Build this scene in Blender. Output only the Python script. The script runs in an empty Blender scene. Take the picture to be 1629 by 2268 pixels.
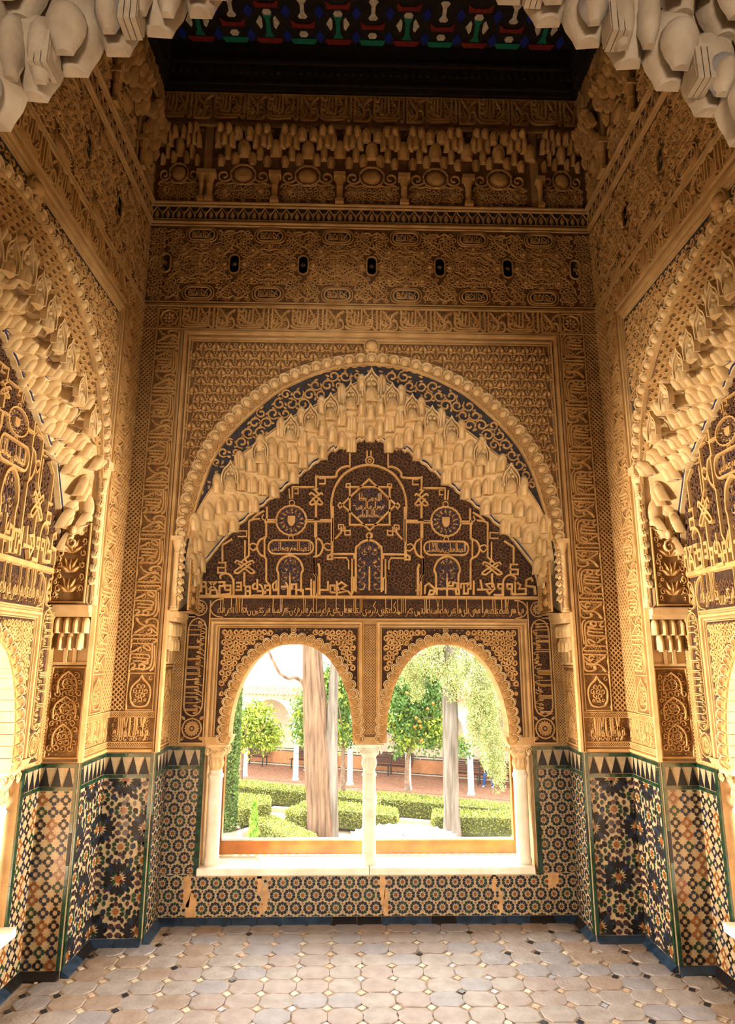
import bpy, math, random
import numpy as np
from mathutils import Matrix, Vector

random.seed(7)
RNG = np.random.default_rng(11)
SC = bpy.context.scene
COL = SC.collection
PI = math.pi

# ------------------------------------------------------------------ camera
W, H = 1629, 2268
FPX, PITCH, YAW, ROLL, HC = 1428.6746, .2191, .0243, -.0028, 1.55
X0 = .1213                                  # axis of the room


def ray(px, py):
    X = (px - W / 2) / FPX
    Y = (H / 2 - py) / FPX
    c, s = math.cos(ROLL), math.sin(ROLL)
    X, Y = c * X + s * Y, -s * X + c * Y
    c, s = math.cos(PITCH), math.sin(PITCH)
    y, z = c - s * Y, s + c * Y
    c, s = math.cos(YAW), math.sin(YAW)
    return Vector((c * X + s * y, -s * X + c * y, z))


def on_y(px, py, Y):
    r = ray(px, py)
    t = Y / r.y
    return Vector((r.x * t, Y, HC + r.z * t))


def on_z(px, py, Z):
    r = ray(px, py)
    t = (Z - HC) / r.z
    return Vector((r.x * t, r.y * t, Z))


cam_d = bpy.data.cameras.new('camera')
cam = bpy.data.objects.new('camera', cam_d)
COL.objects.link(cam)
fw = ray(W / 2, H / 2).normalized()
rt = (ray(W / 2 + 100, H / 2) - ray(W / 2, H / 2)).normalized()
up = rt.cross(fw).normalized()
cam.matrix_world = Matrix(((rt.x, up.x, -fw.x, 0), (rt.y, up.y, -fw.y, 0), (rt.z, up.z, -fw.z, HC), (0, 0, 0, 1)))
cam_d.sensor_fit = 'HORIZONTAL'
cam_d.sensor_width = 36
cam_d.lens = FPX * 36 / W
cam_d.clip_start = .02
cam_d.clip_end = 400
SC.camera = cam

# ------------------------------------------------------------------ light
world = bpy.data.worlds.new('sky')
SC.world = world
world.use_nodes = True
bg = world.node_tree.nodes['Background']
bg.inputs[0].default_value = (1.0, .97, .92, 1)
bg.inputs[1].default_value = 3.3
sun_d = bpy.data.lights.new('sun', 'SUN')
sun_d.energy = 11.0
sun_d.angle = .009
sun_d.color = (1, .95, .86)
sun = bpy.data.objects.new('sun', sun_d)
COL.objects.link(sun)
sun.rotation_euler = Vector((.30, -.28, -.93)).to_track_quat('-Z', 'Y').to_euler()
hall_d = bpy.data.lights.new('hall_daylight', 'AREA')
hall_d.energy = 125
hall_d.shape = 'RECTANGLE'
hall_d.size_y = .8
hall_d.size = 1.2
hall_d.color = (1, .9, .76)
hall = bpy.data.objects.new('hall_daylight', hall_d)
COL.objects.link(hall)
hall.location = (X0 - .05, -4.2, .9)
hall.rotation_euler = Vector((0, 1, .08)).to_track_quat('-Z', 'Z').to_euler()
for s_ in (-1, 1):                          # added lamps boosting the daylight through the side walls' windows
    sd = bpy.data.lights.new('side_window_boost', 'AREA')
    sd.shape = 'RECTANGLE'
    sd.size, sd.size_y = 1.8, .3
    sd.energy = 500
    sd.color = (1, .87, .69)
    so = bpy.data.objects.new('side_window_boost', sd)
    COL.objects.link(so)
    so.location = (X0 + s_ * 4.7, 2.6, .62)
    so.rotation_euler = Vector((-s_, .15, .2)).to_track_quat('-Z', 'Z').to_euler()
view = SC.view_settings
view.view_transform = 'Standard'
view.look = 'None'
view.gamma = 1
view.use_curve_mapping = False
view.exposure = 1.52
SC.cycles.max_bounces = 10
SC.cycles.diffuse_bounces = 2
SC.cycles.transparent_max_bounces = 8
SC.cycles.use_denoising = True
SC.cycles.sample_clamp_indirect = 6

# ------------------------------------------------------------------ dimensions of the room (metres)
A_N, B_R = 1.2605, 1.5436          # half width of the window niche, of the room
Y1, Y2 = 4.2878, 3.9958            # window wall of the niche, face of the back wall
D_B, D_S = Y1 - Y2, .20            # depth of the back niche and of the side niches
YC_S, SX = 2.50, .897              # axis of the side niches, their width relative to the back one
Y_F = 1.00                         # entrance arch plane
Z_T = .994                         # top of the tile dado
Z_C = 6.0                          # ceiling

# ------------------------------------------------------------------ materials
MATS = {}


def mat(name, col, rough=.8, var=.12, scale=14, bump=.0, bscale=120, spec=.3, col2=None, metal=0, emit=None, coat=0):
    if name in MATS:
        return MATS[name]
    m = bpy.data.materials.new(name)
    m.use_nodes = True
    nt = m.node_tree
    b = nt.nodes['Principled BSDF']
    b.inputs['Roughness'].default_value = rough
    b.inputs['Specular IOR Level'].default_value = spec
    b.inputs['Metallic'].default_value = metal
    if coat:
        b.inputs['Coat Weight'].default_value = coat
        b.inputs['Coat Roughness'].default_value = .12
    if emit:
        b.inputs['Emission Color'].default_value = (*col, 1)
        b.inputs['Emission Strength'].default_value = emit
    tc = nt.nodes.new('ShaderNodeTexCoord')
    geo = nt.nodes.new('ShaderNodeNewGeometry')
    n = nt.nodes.new('ShaderNodeTexNoise')
    n.inputs['Scale'].default_value = scale
    n.inputs['Detail'].default_value = 5
    nt.links.new(geo.outputs['Position'], n.inputs['Vector'])
    r = nt.nodes.new('ShaderNodeValToRGB')
    c = np.array(col)
    c2 = np.array(col2) if col2 else None
    lo = c * (1 - var) if c2 is None else c2
    hi = np.minimum(c * (1 + var), .95) if c2 is None else c
    r.color_ramp.elements[0].position = .34
    r.color_ramp.elements[1].position = .66
    r.color_ramp.elements[0].color = (*lo, 1)
    r.color_ramp.elements[1].color = (*hi, 1)
    nt.links.new(n.outputs['Fac'], r.inputs['Fac'])
    nt.links.new(r.outputs['Color'], b.inputs['Base Color'])
    if bump:
        n2 = nt.nodes.new('ShaderNodeTexNoise')
        n2.inputs['Scale'].default_value = bscale
        n2.inputs['Detail'].default_value = 4
        nt.links.new(geo.outputs['Position'], n2.inputs['Vector'])
        bp = nt.nodes.new('ShaderNodeBump')
        bp.inputs['Strength'].default_value = bump
        bp.inputs['Distance'].default_value = .01
        nt.links.new(n2.outputs['Fac'], bp.inputs['Height'])
        nt.links.new(bp.outputs['Normal'], b.inputs['Normal'])
    MATS[name] = m
    return m


M_GROUND = mat('plaster_ground_shaded', (.165, .085, .033), .9, .25, 22, .25, 160)  # shade between the carved strokes, and patina, put into the ground colour
M_GROUND2 = mat('plaster_ground_golden_shaded', (.20, .105, .038), .9, .25, 22, .25, 160)  # crevice shade in the colour here too, lighter, for piers and jambs
M_REL = mat('plaster_relief', (.60, .355, .135), .8, .2, 12, .12, 200, col2=(.45, .245, .085))

M_MOULD = mat('plaster_moulding', (.62, .39, .165), .75, .2, 9, .15, 120, col2=(.46, .265, .10))
M_IVORY = mat('plaster_ivory', (.74, .53, .28), .72, .15, 16, .12, 120, col2=(.60, .385, .17))
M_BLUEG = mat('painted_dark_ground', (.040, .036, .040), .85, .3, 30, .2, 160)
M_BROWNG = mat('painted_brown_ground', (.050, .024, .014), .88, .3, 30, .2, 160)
M_BROWNR = mat('carved_brown_vine', (.135, .064, .030), .82, .25, 25, .1, 200, col2=(.085, .039, .019))
M_NAVY = mat('navy_paint', (.020, .026, .065), .8, .2, 30)
M_BLUE = mat('blue_paint', (.045, .06, .15), .7, .25, 40)
M_CREAM = mat('tile_cream', (.36, .255, .138), .32, .14, 30, .04, 80, .5)
M_TBLACK = mat('tile_black', (.010, .009, .010), .38, .3, 40, .03, 60, .3)
M_TBLUE = mat('tile_navy', (.012, .018, .036), .34, .35, 40, .03, 60, .35)
M_TGREEN = mat('tile_green', (.011, .034, .016), .34, .4, 40, .03, 60, .35)
M_TBROWN = mat('tile_brown', (.19, .062, .016), .25, .3, 40, .03, 60, .5)
M_TPLUM = mat('tile_plum', (.045, .022, .022), .24, .3, 40, .03, 60, .5)
M_GLAZE = mat('green_glaze', (.007, .030, .015), .16, .5, 25, .12, 30, .5, coat=.3)
M_BASE = mat('blue_base_glaze', (.014, .030, .055), .3, .4, 20, .1, 40, .5)
M_PATCH = mat('mortar_patch', (.50, .28, .12), .9, .2, 20, .3, 90)
M_MARBLE = mat('marble', (.88, .80, .66), .38, .1, 10, .05, 60, .45, col2=(.76, .63, .45))
M_WOOD = mat('window_wood', (.40, .13, .022), .35, .3, 8, .05, 90, .4)
M_WDARK = mat('ceiling_wood', (.020, .014, .009), .85, .3, 16, .1, 60)
TILEM = dict(k=M_TBLACK, b=M_TBLUE, g=M_TGREEN, r=M_TBROWN, p=M_TPLUM, w=M_CREAM)


# ------------------------------------------------------------------ mesh helpers
class MB:
    """collects vertices and polygons (arrays), built as ONE mesh"""

    def __init__(s):
        s.v, s.f, s.n = [], [], 0

    def add(s, v, faces, mi=0):
        v = np.asarray(v, float).reshape(-1, 3)
        for f in faces:                      # arrays of shape (k, m): k polygons of m corners
            f = np.asarray(f, int)
            if f.size:
                s.f.append((f + s.n, mi))
        s.v.append(v)
        s.n += len(v)

    def poly(s, v, mi=0):
        s.add(v, [np.arange(len(v))[None]], mi)

    def box(s, a, b, mi=0):
        (x0, y0, z0), (x1, y1, z1) = a, b
        v = [(x0, y0, z0), (x1, y0, z0), (x1, y1, z0), (x0, y1, z0), (x0, y0, z1), (x1, y0, z1), (x1, y1, z1), (x0, y1, z1)]
        s.add(v, [[(0, 3, 2, 1), (4, 5, 6, 7), (0, 1, 5, 4), (1, 2, 6, 5), (2, 3, 7, 6), (3, 0, 4, 7)]], mi)

    def merge(s, o, M=None, mi=None):
        v = np.concatenate(o.v)
        if M is not None:
            M = np.array(M)
            v = v @ M[:3, :3].T + M[:3, 3]
        off = s.n
        s.v.append(v)
        s.n += len(v)
        for f, m in o.f:
            s.f.append((f + off, m if mi is None else mi))

    def mesh(s, name, mats, smooth=False):
        me = bpy.data.meshes.new(name)
        if not isinstance(mats, (list, tuple)):
            mats = [mats]
        if s.n:
            v = np.concatenate(s.v)
            me.vertices.add(len(v))
            me.vertices.foreach_set('co', v.astype(np.float32).ravel())
            idx = np.concatenate([f.ravel() for f, m in s.f])
            tot = np.concatenate([np.full(len(f), f.shape[1]) for f, m in s.f])
            mi = np.concatenate([np.full(len(f), m) for f, m in s.f])
            me.loops.add(len(idx))
            me.loops.foreach_set('vertex_index', idx.astype(np.int32))
            me.polygons.add(len(tot))
            st = np.concatenate([[0], np.cumsum(tot)[:-1]])
            me.polygons.foreach_set('loop_start', st.astype(np.int32))
            me.polygons.foreach_set('material_index', mi.astype(np.int32))
            me.polygons.foreach_set('use_smooth', np.full(len(tot), smooth))
            me.update(calc_edges=True)
            me.validate()
        for m in mats:
            me.materials.append(m)
        if smooth:
            try:
                me.set_sharp_from_angle(angle=.7)
            except Exception:
                pass
        return me


def obj(name, me, parent=None, M=None, mats=None, smooth=False, stuff=False):
    """link a mesh (or an MB) as one object under its parent"""
    if isinstance(me, MB):
        me = me.mesh(name, mats, smooth)
    o = bpy.data.objects.new(name, me)
    COL.objects.link(o)
    if parent is not None:
        o.parent = parent
    if M is not None:
        o.matrix_local = M
    if stuff:
        o['kind'] = 'stuff'
    return o


def struct(o):
    o['kind'] = 'structure'
    return o


def tag(o, label, cat, group=None):
    o['label'] = label
    o['category'] = cat
    if group:
        o['group'] = group
    return o


def empty(name, loc=(0, 0, 0), rz=0, parent=None):
    o = bpy.data.objects.new(name, None)
    COL.objects.link(o)
    o.location = loc
    o.rotation_euler = (0, 0, rz)
    o.empty_display_size = .05
    o.parent = parent
    return o


def T(x=0, y=0, z=0, rz=0, sx=1, sy=1, sz=1, ry=0):
    return Matrix.Translation((x, y, z)) @ Matrix.Rotation(rz, 4, 'Z') @ Matrix.Rotation(ry, 4, 'Y') @ Matrix.Diagonal((sx, sy, sz, 1))


def smooth_pts(p, n=4, closed=False):
    """Catmull-Rom through the points"""
    p = np.asarray(p, float)
    if len(p) < 3:
        return p
    if closed:
        q = np.concatenate([p[-1:], p, p[:2]])
    else:
        q = np.concatenate([2 * p[:1] - p[1:2], p, 2 * p[-1:] - p[-2:-1]])
    t = (np.arange(n) / n)[:, None]
    out = []
    for i in range(1, len(q) - 2):
        a, b, c, d = q[i - 1], q[i], q[i + 1], q[i + 2]
        out.append(.5 * (2 * b + (c - a) * t + (2 * a - 5 * b + 4 * c - d) * t ** 2 + (3 * b - a - 3 * c + d) * t ** 3))
    if not closed:
        out.append(p[-1:])
    return np.concatenate(out)


def ribbon(mb, p, w, h, base=0., closed=False, flat=.6, mi=0, taper=False):
    """raised band along a 2D line: X across, Z up, relief towards -Y; w may be an array"""
    p = np.asarray(p, float)
    n = len(p)
    if n < 2:
        return
    if closed:
        d0 = p - np.roll(p, 1, 0)
        d1 = np.roll(p, -1, 0) - p
    else:
        d = np.diff(p, axis=0)
        d0 = np.concatenate([d[:1], d])
        d1 = np.concatenate([d, d[-1:]])
    d0 = d0 / (np.linalg.norm(d0, axis=1, keepdims=True) + 1e-9)
    d1 = d1 / (np.linalg.norm(d1, axis=1, keepdims=True) + 1e-9)
    t = d0 + d1
    L = np.linalg.norm(t, axis=1, keepdims=True)
    t = np.where(L > .2, t / np.maximum(L, .2), d1)
    nr = np.stack([-t[:, 1], t[:, 0]], 1)
    k = 1 / np.clip((nr * np.stack([-d1[:, 1], d1[:, 0]], 1)).sum(1), .6, 1)
    ww = np.broadcast_to(np.asarray(w, float), (n,)) * .5
    if taper:
        s = np.linspace(0, 1, n)
        ww = ww * (1 - .6 * np.abs(2 * s - 1) ** 2)
    o = nr * (ww * k)[:, None]
    cols = []
    for f, hh in ((-1, 0), (-flat, h), (flat, h), (1, 0)):
        q = p + o * f
        cols.append(np.stack([q[:, 0], np.full(n, -(base + hh)), q[:, 1]], 1))
    v = np.stack(cols, 1).reshape(-1, 3)
    m = n if closed else n - 1
    i = np.arange(m)
    j = (i + 1) % n
    fs = [np.stack([i * 4 + c, j * 4 + c, j * 4 + c + 1, i * 4 + c + 1], 1) for c in range(3)]
    if not closed:
        fs.append(np.array([[0, 1, 2, 3], [4 * n - 1, 4 * n - 2, 4 * n - 3, 4 * n - 4]]))
    mb.add(v, fs, mi)


def leaf(mb, x, z, ang, ln, wd, h, base=0., mi=0, n=4):
    """pointed drop with a raised middle"""
    t = np.linspace(0, 1, n + 1)
    r = np.sin(PI * t ** .75) * wd * .5
    a = np.stack([t * ln, r], 1)
    b = np.stack([t[::-1][1:-1] * ln, -r[::-1][1:-1]], 1)
    o = np.concatenate([a, b])
    c, s = math.cos(ang), math.sin(ang)
    o = np.stack([x + o[:, 0] * c - o[:, 1] * s, z + o[:, 0] * s + o[:, 1] * c], 1)
    k = len(o)
    v = np.concatenate([np.stack([o[:, 0], np.full(k, -base), o[:, 1]], 1), [[x + .45 * ln * c, -base - h, z + .45 * ln * s]]])
    i = np.arange(k)
    mb.add(v, [np.stack([i, (i + 1) % k, np.full(k, k)], 1)], mi)


def dome(mb, x, z, r, h, base=0., n=10, rings=3, mi=0, rx=1.0):
    vs, fs = [], []
    for j in range(rings):
        a = j / rings * PI / 2
        t = np.arange(n) / n * 2 * PI
        vs.append(np.stack([x + rx * r * math.cos(a) * np.cos(t), np.full(n, -base - h * math.sin(a)), z + r * math.cos(a) * np.sin(t)], 1))
    vs.append([[x, -base - h, z]])
    i = np.arange(n)
    for j in range(rings - 1):
        fs.append(np.stack([j * n + i, j * n + (i + 1) % n, (j + 1) * n + (i + 1) % n, (j + 1) * n + i], 1))
    j = rings - 1
    mb.add(np.concatenate(vs), fs + [np.stack([j * n + i, j * n + (i + 1) % n, np.full(n, rings * n)], 1)], mi)


def slab(mb, out, h, base=0., inset=.0, mi=0):
    """flat piece with its own edge: 2D outline raised by h towards -Y"""
    out = np.asarray(out, float)
    k = len(out)
    c = out.mean(0)
    top = c + (out - c) * (1 - inset)
    v = np.concatenate([np.stack([out[:, 0], np.full(k, -base), out[:, 1]], 1), np.stack([top[:, 0], np.full(k, -base - h), top[:, 1]], 1)])
    i = np.arange(k)
    mb.add(v, [np.stack([i, (i + 1) % k, (i + 1) % k + k, i + k], 1), (np.arange(k) + k)[None]], mi)


def lathe(mb, prof, n=20, mi=0, cx=0, cy=0, arc=(0, 2 * PI)):
    prof = np.asarray(prof, float)
    full = abs(arc[1] - arc[0] - 2 * PI) < 1e-6
    t = np.linspace(arc[0], arc[1], n, endpoint=not full)
    v = np.stack([cx + np.outer(prof[:, 0], np.cos(t)), cy + np.outer(prof[:, 0], np.sin(t)), np.repeat(prof[:, 1:2], n, 1)], 2).reshape(-1, 3)
    m = n if full else n - 1
    i = np.arange(m)
    fs = [np.stack([j * n + i, j * n + (i + 1) % n, (j + 1) * n + (i + 1) % n, (j + 1) * n + i], 1) for j in range(len(prof) - 1)]
    mb.add(v, fs, mi)


def tube(mb, p, r, n=8, mi=0):
    """3D tube along points; r scalar or array"""
    p = np.asarray(p, float)
    k = len(p)
    r = np.broadcast_to(np.asarray(r, float), (k,))
    t = np.gradient(p, axis=0)
    t /= np.linalg.norm(t, axis=1, keepdims=True) + 1e-9
    ref = np.where(np.abs(t[:, 2:3]) > .9, np.array([[1., 0, 0]]), np.array([[0, 0, 1.]]))
    u = np.cross(t, ref)
    u /= np.linalg.norm(u, axis=1, keepdims=True) + 1e-9
    w = np.cross(t, u)
    a = np.arange(n) / n * 2 * PI
    v = (p[:, None] + r[:, None, None] * (u[:, None] * np.cos(a)[None, :, None] + w[:, None] * np.sin(a)[None, :, None])).reshape(-1, 3)
    i = np.arange(n)
    fs = [np.stack([j * n + i, j * n + (i + 1) % n, (j + 1) * n + (i + 1) % n, (j + 1) * n + i], 1) for j in range(k - 1)]
    fs.append(i[::-1][None])
    fs.append((i + (k - 1) * n)[None])
    mb.add(v, fs, mi)


def spiral(cx, cz, r0, r1, turns, a0, hand=1, n=12):
    t = np.linspace(0, 1, n)
    r = r0 + (r1 - r0) * t
    a = a0 + hand * turns * 2 * PI * t
    return np.stack([cx + r * np.cos(a), cz + r * np.sin(a)], 1)


def scrolls(mb, inside, box, pitch, w, h, base=0., mi=0, leaves=True, turns=1.15, seg=11, rng=None, dots=0.):
    """vine curls filling a region: each a spiral with leaves in the gaps"""
    rng = rng or np.random.default_rng(3)
    x0, x1, z0, z1 = box
    row = 0
    z = z0 + pitch * .5
    while z < z1:
        x = x0 + pitch * (.5 + .5 * (row % 2))
        k = 0
        while x < x1:
            hand = 1 if (k + row) % 2 else -1
            a0 = rng.uniform(0, 2 * PI)
            ok = 0
            for sc in (1, .8, .62):
                p = spiral(x, z, pitch * .54 * sc, pitch * .17 * sc, turns, a0, hand, seg)
                if inside(p[:, 0], p[:, 1]).all():
                    ok = sc
                    break
            if ok:
                wd = np.linspace(.75, 1.35, seg) * w
                ribbon(mb, p, wd, h, base, mi=mi)
                if dots:
                    dome(mb, x, z, dots, h * .6, base, 5, 1, mi)
            if leaves:
                for q in (0, 1):
                    lx, lz = x + pitch * (.5 if q else 0), z + pitch * (.03 if q else .5)
                    a = rng.uniform(0, 2 * PI)
                    e = pitch * .42
                    xs = np.array([lx - .4 * e * math.cos(a), lx + .6 * e * math.cos(a)])
                    zs = np.array([lz - .4 * e * math.sin(a), lz + .6 * e * math.sin(a)])
                    if inside(xs, zs).all():
                        leaf(mb, xs[0], zs[0], a, e, e * .5, h * .9, base, mi)
            x += pitch
            k += 1
        z += pitch * .86
        row += 1


def lattice(mb, x0, x1, z0, z1, cell, w, h, base=0., mi=0):
    """woven band: crossing zigzags with little bosses"""
    nx = max(1, round((x1 - x0) / cell))
    cx = (x1 - x0) / nx
    nz = max(1, round((z1 - z0) / cx))
    cz = (z1 - z0) / nz
    for j in range(nx):
        for s in (0, 1):
            zz = z0 + cz * np.arange(nz + 1)
            xx = x0 + cx * (j + ((np.arange(nz + 1) + s) % 2))
            ribbon(mb, np.stack([xx, zz], 1), w, h, base + .0006 * s, mi=mi)
    return nx, cx, nz, cz


def rosette(mb, x, z, r, n, h, base=0., mi=0, ring=True, w=None):
    """ring with scalloped inner line and petals"""
    if ring:
        t = np.linspace(0, 2 * PI, 40, endpoint=False)
        rr = r * (1 - .06 * np.abs(np.sin(t * n / 2)))
        ribbon(mb, np.stack([x + rr * np.cos(t), z + rr * np.sin(t)], 1), w or r * .16, h, base, True, mi=mi)
    for i in range(n):
        a = 2 * PI * i / n
        leaf(mb, x + r * .22 * math.cos(a), z + r * .22 * math.sin(a), a, r * .6, r * .30, h * .8, base, mi)
    dome(mb, x, z, r * .16, h, base, 8, 2, mi)


def arc_len(p):
    return np.concatenate([[0], np.cumsum(np.linalg.norm(np.diff(p, axis=0), axis=1))])


def resample(p, n):
    p = np.asarray(p, float)
    s = arc_len(p)
    t = np.linspace(0, s[-1], n)
    return np.stack([np.interp(t, s, p[:, k]) for k in range(p.shape[1])], 1)

# ------------------------------------------------------------------ curves of the big arch (half, in metres)
C_EXT = np.array([(0, 3.525), (.2, 3.499), (.38, 3.452), (.6, 3.358), (.83, 3.194), (1.04, 2.945), (1.155, 2.698), (1.209, 2.45), (1.218, 2.29)])
C_RIB = np.array([(0, 3.45), (.2, 3.427), (.37, 3.373), (.53, 3.295), (.66, 3.21), (.89, 2.98), (1.022, 2.76), (1.118, 2.42), (1.14, 2.27)])
C_OUT = np.array([(0, 3.37), (.14, 3.286), (.27, 3.21), (.40, 3.13), (.528, 3.058), (.72, 2.905), (.90, 2.741), (1.045, 2.53), (1.13, 2.34), (1.168, 2.158), (1.182, 1.81)])
C_IN = np.array([(0, 3.052), (.14, 2.97), (.275, 2.925), (.414, 2.814), (.55, 2.698), (.717, 2.554), (.895, 2.397), (1.018, 2.26), (1.095, 2.123), (1.13, 1.98), (1.14, 1.93)])


def both(c, n=6):
    h = smooth_pts(c, n)
    l = h[::-1][:-1] * np.array([-1, 1])
    return np.concatenate([l, h])


P_EXT, P_RIB, P_OUT, P_IN = both(C_EXT), both(C_RIB), both(C_OUT), both(C_IN)


def fcurve(c):
    h = smooth_pts(c, 6)
    return lambda u: np.interp(np.abs(u), h[:, 0], h[:, 1], right=-9)


F_EXT, F_RIB, F_OUT, F_IN = fcurve(C_EXT), fcurve(C_RIB), fcurve(C_OUT), fcurve(C_IN)
WC, WH, WS, WA = .497, .414, 1.05, 1.645       # window arches: axis, half width, springing, apex


def win_top(u):
    """height of the window opening at u"""
    t = np.clip(np.abs(np.abs(u) - WC) / WH, 0, 1)
    return WS + (WA - WS) * (1 - t ** 2.35) ** .52


def zmap(z):
    z = np.asarray(z, float)
    return np.where(z > 2.29, 3.51 - .78 * (3.525 - np.minimum(z, 3.525)) + np.maximum(z - 3.525, 0) * .85,
                    np.where(z > 1.81, 1.81 + (z - 1.81) * (.737 / .48), z))


def inner(z):
    """the vault of the side niches sits lower inside its arch"""
    z = np.asarray(z, float)
    return z - .16 * np.clip((z - 2.2) / 1.17, 0, 1)


def warp_mb(mb, inn=False):
    if inn:
        mb.v = [np.stack([v[:, 0], v[:, 1], inner(v[:, 2])], 1) for v in mb.v]
    mb.v = [np.stack([v[:, 0] * SX, v[:, 1], zmap(v[:, 2])], 1) for v in mb.v]
    return mb


def grid_strip(mb, a, b, mi=0):
    """quads between two 3D polylines of equal length"""
    a, b = np.asarray(a, float), np.asarray(b, float)
    n = len(a)
    i = np.arange(n - 1)
    mb.add(np.concatenate([a, b]), [np.stack([i, i + 1, i + 1 + n, i + n], 1)], mi)


def P3(p, y):
    p = np.asarray(p, float)
    return np.stack([p[:, 0], np.full(len(p), y), p[:, 1]], 1)


def rect(mb, x0, x1, z0, z1, y=0., mi=0):
    mb.poly([(x0, y, z0), (x1, y, z0), (x1, y, z1), (x0, y, z1)], mi)


def wall_shell(side):
    D = D_S if side else D_B
    mb = MB()
    P_OUT, P_IN = globals()['P_OUT'].copy(), globals()['P_IN'].copy()
    if side:
        P_OUT[:, 1], P_IN[:, 1] = inner(P_OUT[:, 1]), inner(P_IN[:, 1])
    n = len(P_OUT)
    # face above the arch, soffit, tympanum
    grid_strip(mb, P3(P_OUT, 0), P3(np.stack([P_OUT[:, 0], np.full(n, 3.66)], 1), 0))
    pin = resample(P_IN, n)
    grid_strip(mb, P3(P_OUT, 0), P3(pin, D), 1)
    grid_strip(mb, P3(np.stack([pin[:, 0], np.full(n, 1.93)], 1), D), P3(pin, D))
    for s in (-1, 1):
        for (a, b, c, d) in ((1.182, A_N, 1.81, 3.66), ):
            rect(mb, s * a, s * b, c, d)
        mb.poly([(s * 1.10, -.002, 1.81), (s * A_N, -.002, 1.81), (s * A_N, D, 1.81), (s * 1.10, D, 1.81)])
        rect(mb, s * 1.10, s * A_N, 1.80, 2.1, D)
        mb.poly([(s * 1.182, 0, 1.81), (s * 1.182, D, 1.81), (s * 1.182, D, 2.1), (s * 1.182, 0, 2.1)])
        mb.poly([(s * A_N, 0, -.05), (s * A_N, D, -.05), (s * A_N, D, 1.81), (s * A_N, 0, 1.81)])
        rect(mb, s * 1.03, s * A_N, -.05, 1.93, D)
    rect(mb, -1.03, 1.03, -.05, .262, D)
    u = np.unique(np.concatenate([np.linspace(-1.03, 1.03, 121), [WC - WH, WC + WH, -WC + WH, -WC - WH]]))
    top = np.stack([u, win_top(u)], 1)
    grid_strip(mb, P3(top, D), P3(np.stack([u, np.full(len(u), 1.93)], 1), D))
    # thickness of the pierced screen and outer opening
    grid_strip(mb, P3(top, D), P3(top, D + .15))
    for s in (-1, 1):
        mb.poly([(s * 1.03, D, .262), (s * 1.03, D + .5, .262), (s * 1.03, D + .5, 1.05), (s * 1.03, D, 1.05)])
        mb.poly([(s * 1.03, D + .15, 1.05), (s * 1.03, D + .5, 1.05), (s * 1.03, D + .5, 1.85), (s * 1.03, D + .15, 1.85)])
    grid_strip(mb, P3(top, D + .15), P3(np.stack([u, np.full(len(u), 1.85)], 1), D + .15))
    mb.poly([(-1.03, D + .15, 1.85), (1.03, D + .15, 1.85), (1.03, D + .5, 1.85), (-1.03, D + .5, 1.85)])
    mb.poly([(-1.03, D, .262), (1.03, D, .262), (1.03, D + .5, .262), (-1.03, D + .5, .262)])
    # outer face of the tower
    for s in (-1, 1):
        rect(mb, s * 1.03, s * 1.75, -4.2, 6.6, D + .5)
    rect(mb, -1.03, 1.03, -4.2, .262, D + .5)
    rect(mb, -1.03, 1.03, 1.85, 6.6, D + .5)
    if side:
        warp_mb(mb)
    # piers and upper wall, not warped
    a = A_N * (SX if side else 1)
    b = 1.4958 if side else B_R
    lo = -1.50 if side else -B_R
    zt = float(zmap(3.66)) if side else 3.66
    for x0, x1 in ((lo, -a), (a, b)):
        rect(mb, x0, x1, -.05, zt)
    rect(mb, lo, b, zt, Z_C + .02)
    if side:                                   # the right wall is the left one turned: same extent both ways
        rect(mb, b, 1.50, -.05, Z_C + .02, .001)
    return mb


WALL = {}
MESH = {}


def cached(key, fn):
    if key not in MESH:
        MESH[key] = fn()
    return MESH[key]


M_SHELL = mat('plaster_wall', (.42, .25, .11), .88, .2, 10, .2, 90)
for nm, loc, rz, side in (('wall_back', (X0, Y2, 0), 0, False), ('wall_left', (X0 - B_R, YC_S, 0), PI / 2, True), ('wall_right', (X0 + B_R, YC_S, 0), -PI / 2, True)):
    me = cached(('shell', side), lambda: wall_shell(side).mesh('wall', [M_SHELL, M_IVORY]))
    o = struct(obj(nm, me))
    o.location = loc
    o.rotation_euler = (0, 0, rz)
    WALL[nm] = o
    # sky portal in the window of this wall
    D = D_S if side else D_B
    pd = bpy.data.lights.new('window_daylight', 'AREA')
    pd.shape = 'RECTANGLE'
    pd.size = 2.06 * (SX if side else 1)
    pd.size_y = 1.5
    pd.cycles.is_portal = True
    po = bpy.data.objects.new('window_daylight', pd)
    COL.objects.link(po)
    po.matrix_world = Matrix.Translation(loc) @ Matrix.Rotation(rz, 4, 'Z') @ T(0, D + .52, 1.05) @ Matrix.Rotation(-PI / 2, 4, 'X')

# hall behind the entrance arch, closed so that only its own light comes from there
mb = MB()
hx0, hx1, hy0 = X0 - 3.2, X0 + 3.2, -4.5
for (v) in ([(hx0, hy0, 0), (hx1, hy0, 0), (hx1, hy0, 5), (hx0, hy0, 5)],
            [(hx0, hy0, 0), (hx0, Y_F - .345, 0), (hx0, Y_F - .345, 5), (hx0, hy0, 5)],
            [(hx1, hy0, 0), (hx1, Y_F - .345, 0), (hx1, Y_F - .345, 5), (hx1, hy0, 5)],
            [(hx0, hy0, 5), (hx1, hy0, 5), (hx1, Y_F - .345, 5), (hx0, Y_F - .345, 5)]):
    mb.poly(v)
struct(obj('wall_hall', mb, mats=mat('hall_plaster', (.25, .18, .12), .9, .15)))
# subfloor
mb = MB()
mb.box((X0 - 3.2, -4.5, -.06), (X0 + 3.2, Y1 + .3, -.0055))
FLOOR = struct(obj('floor', mb, mats=mat('floor_mortar', (.38, .30, .225), .85, .2, 30, .3, 70)))
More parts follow.
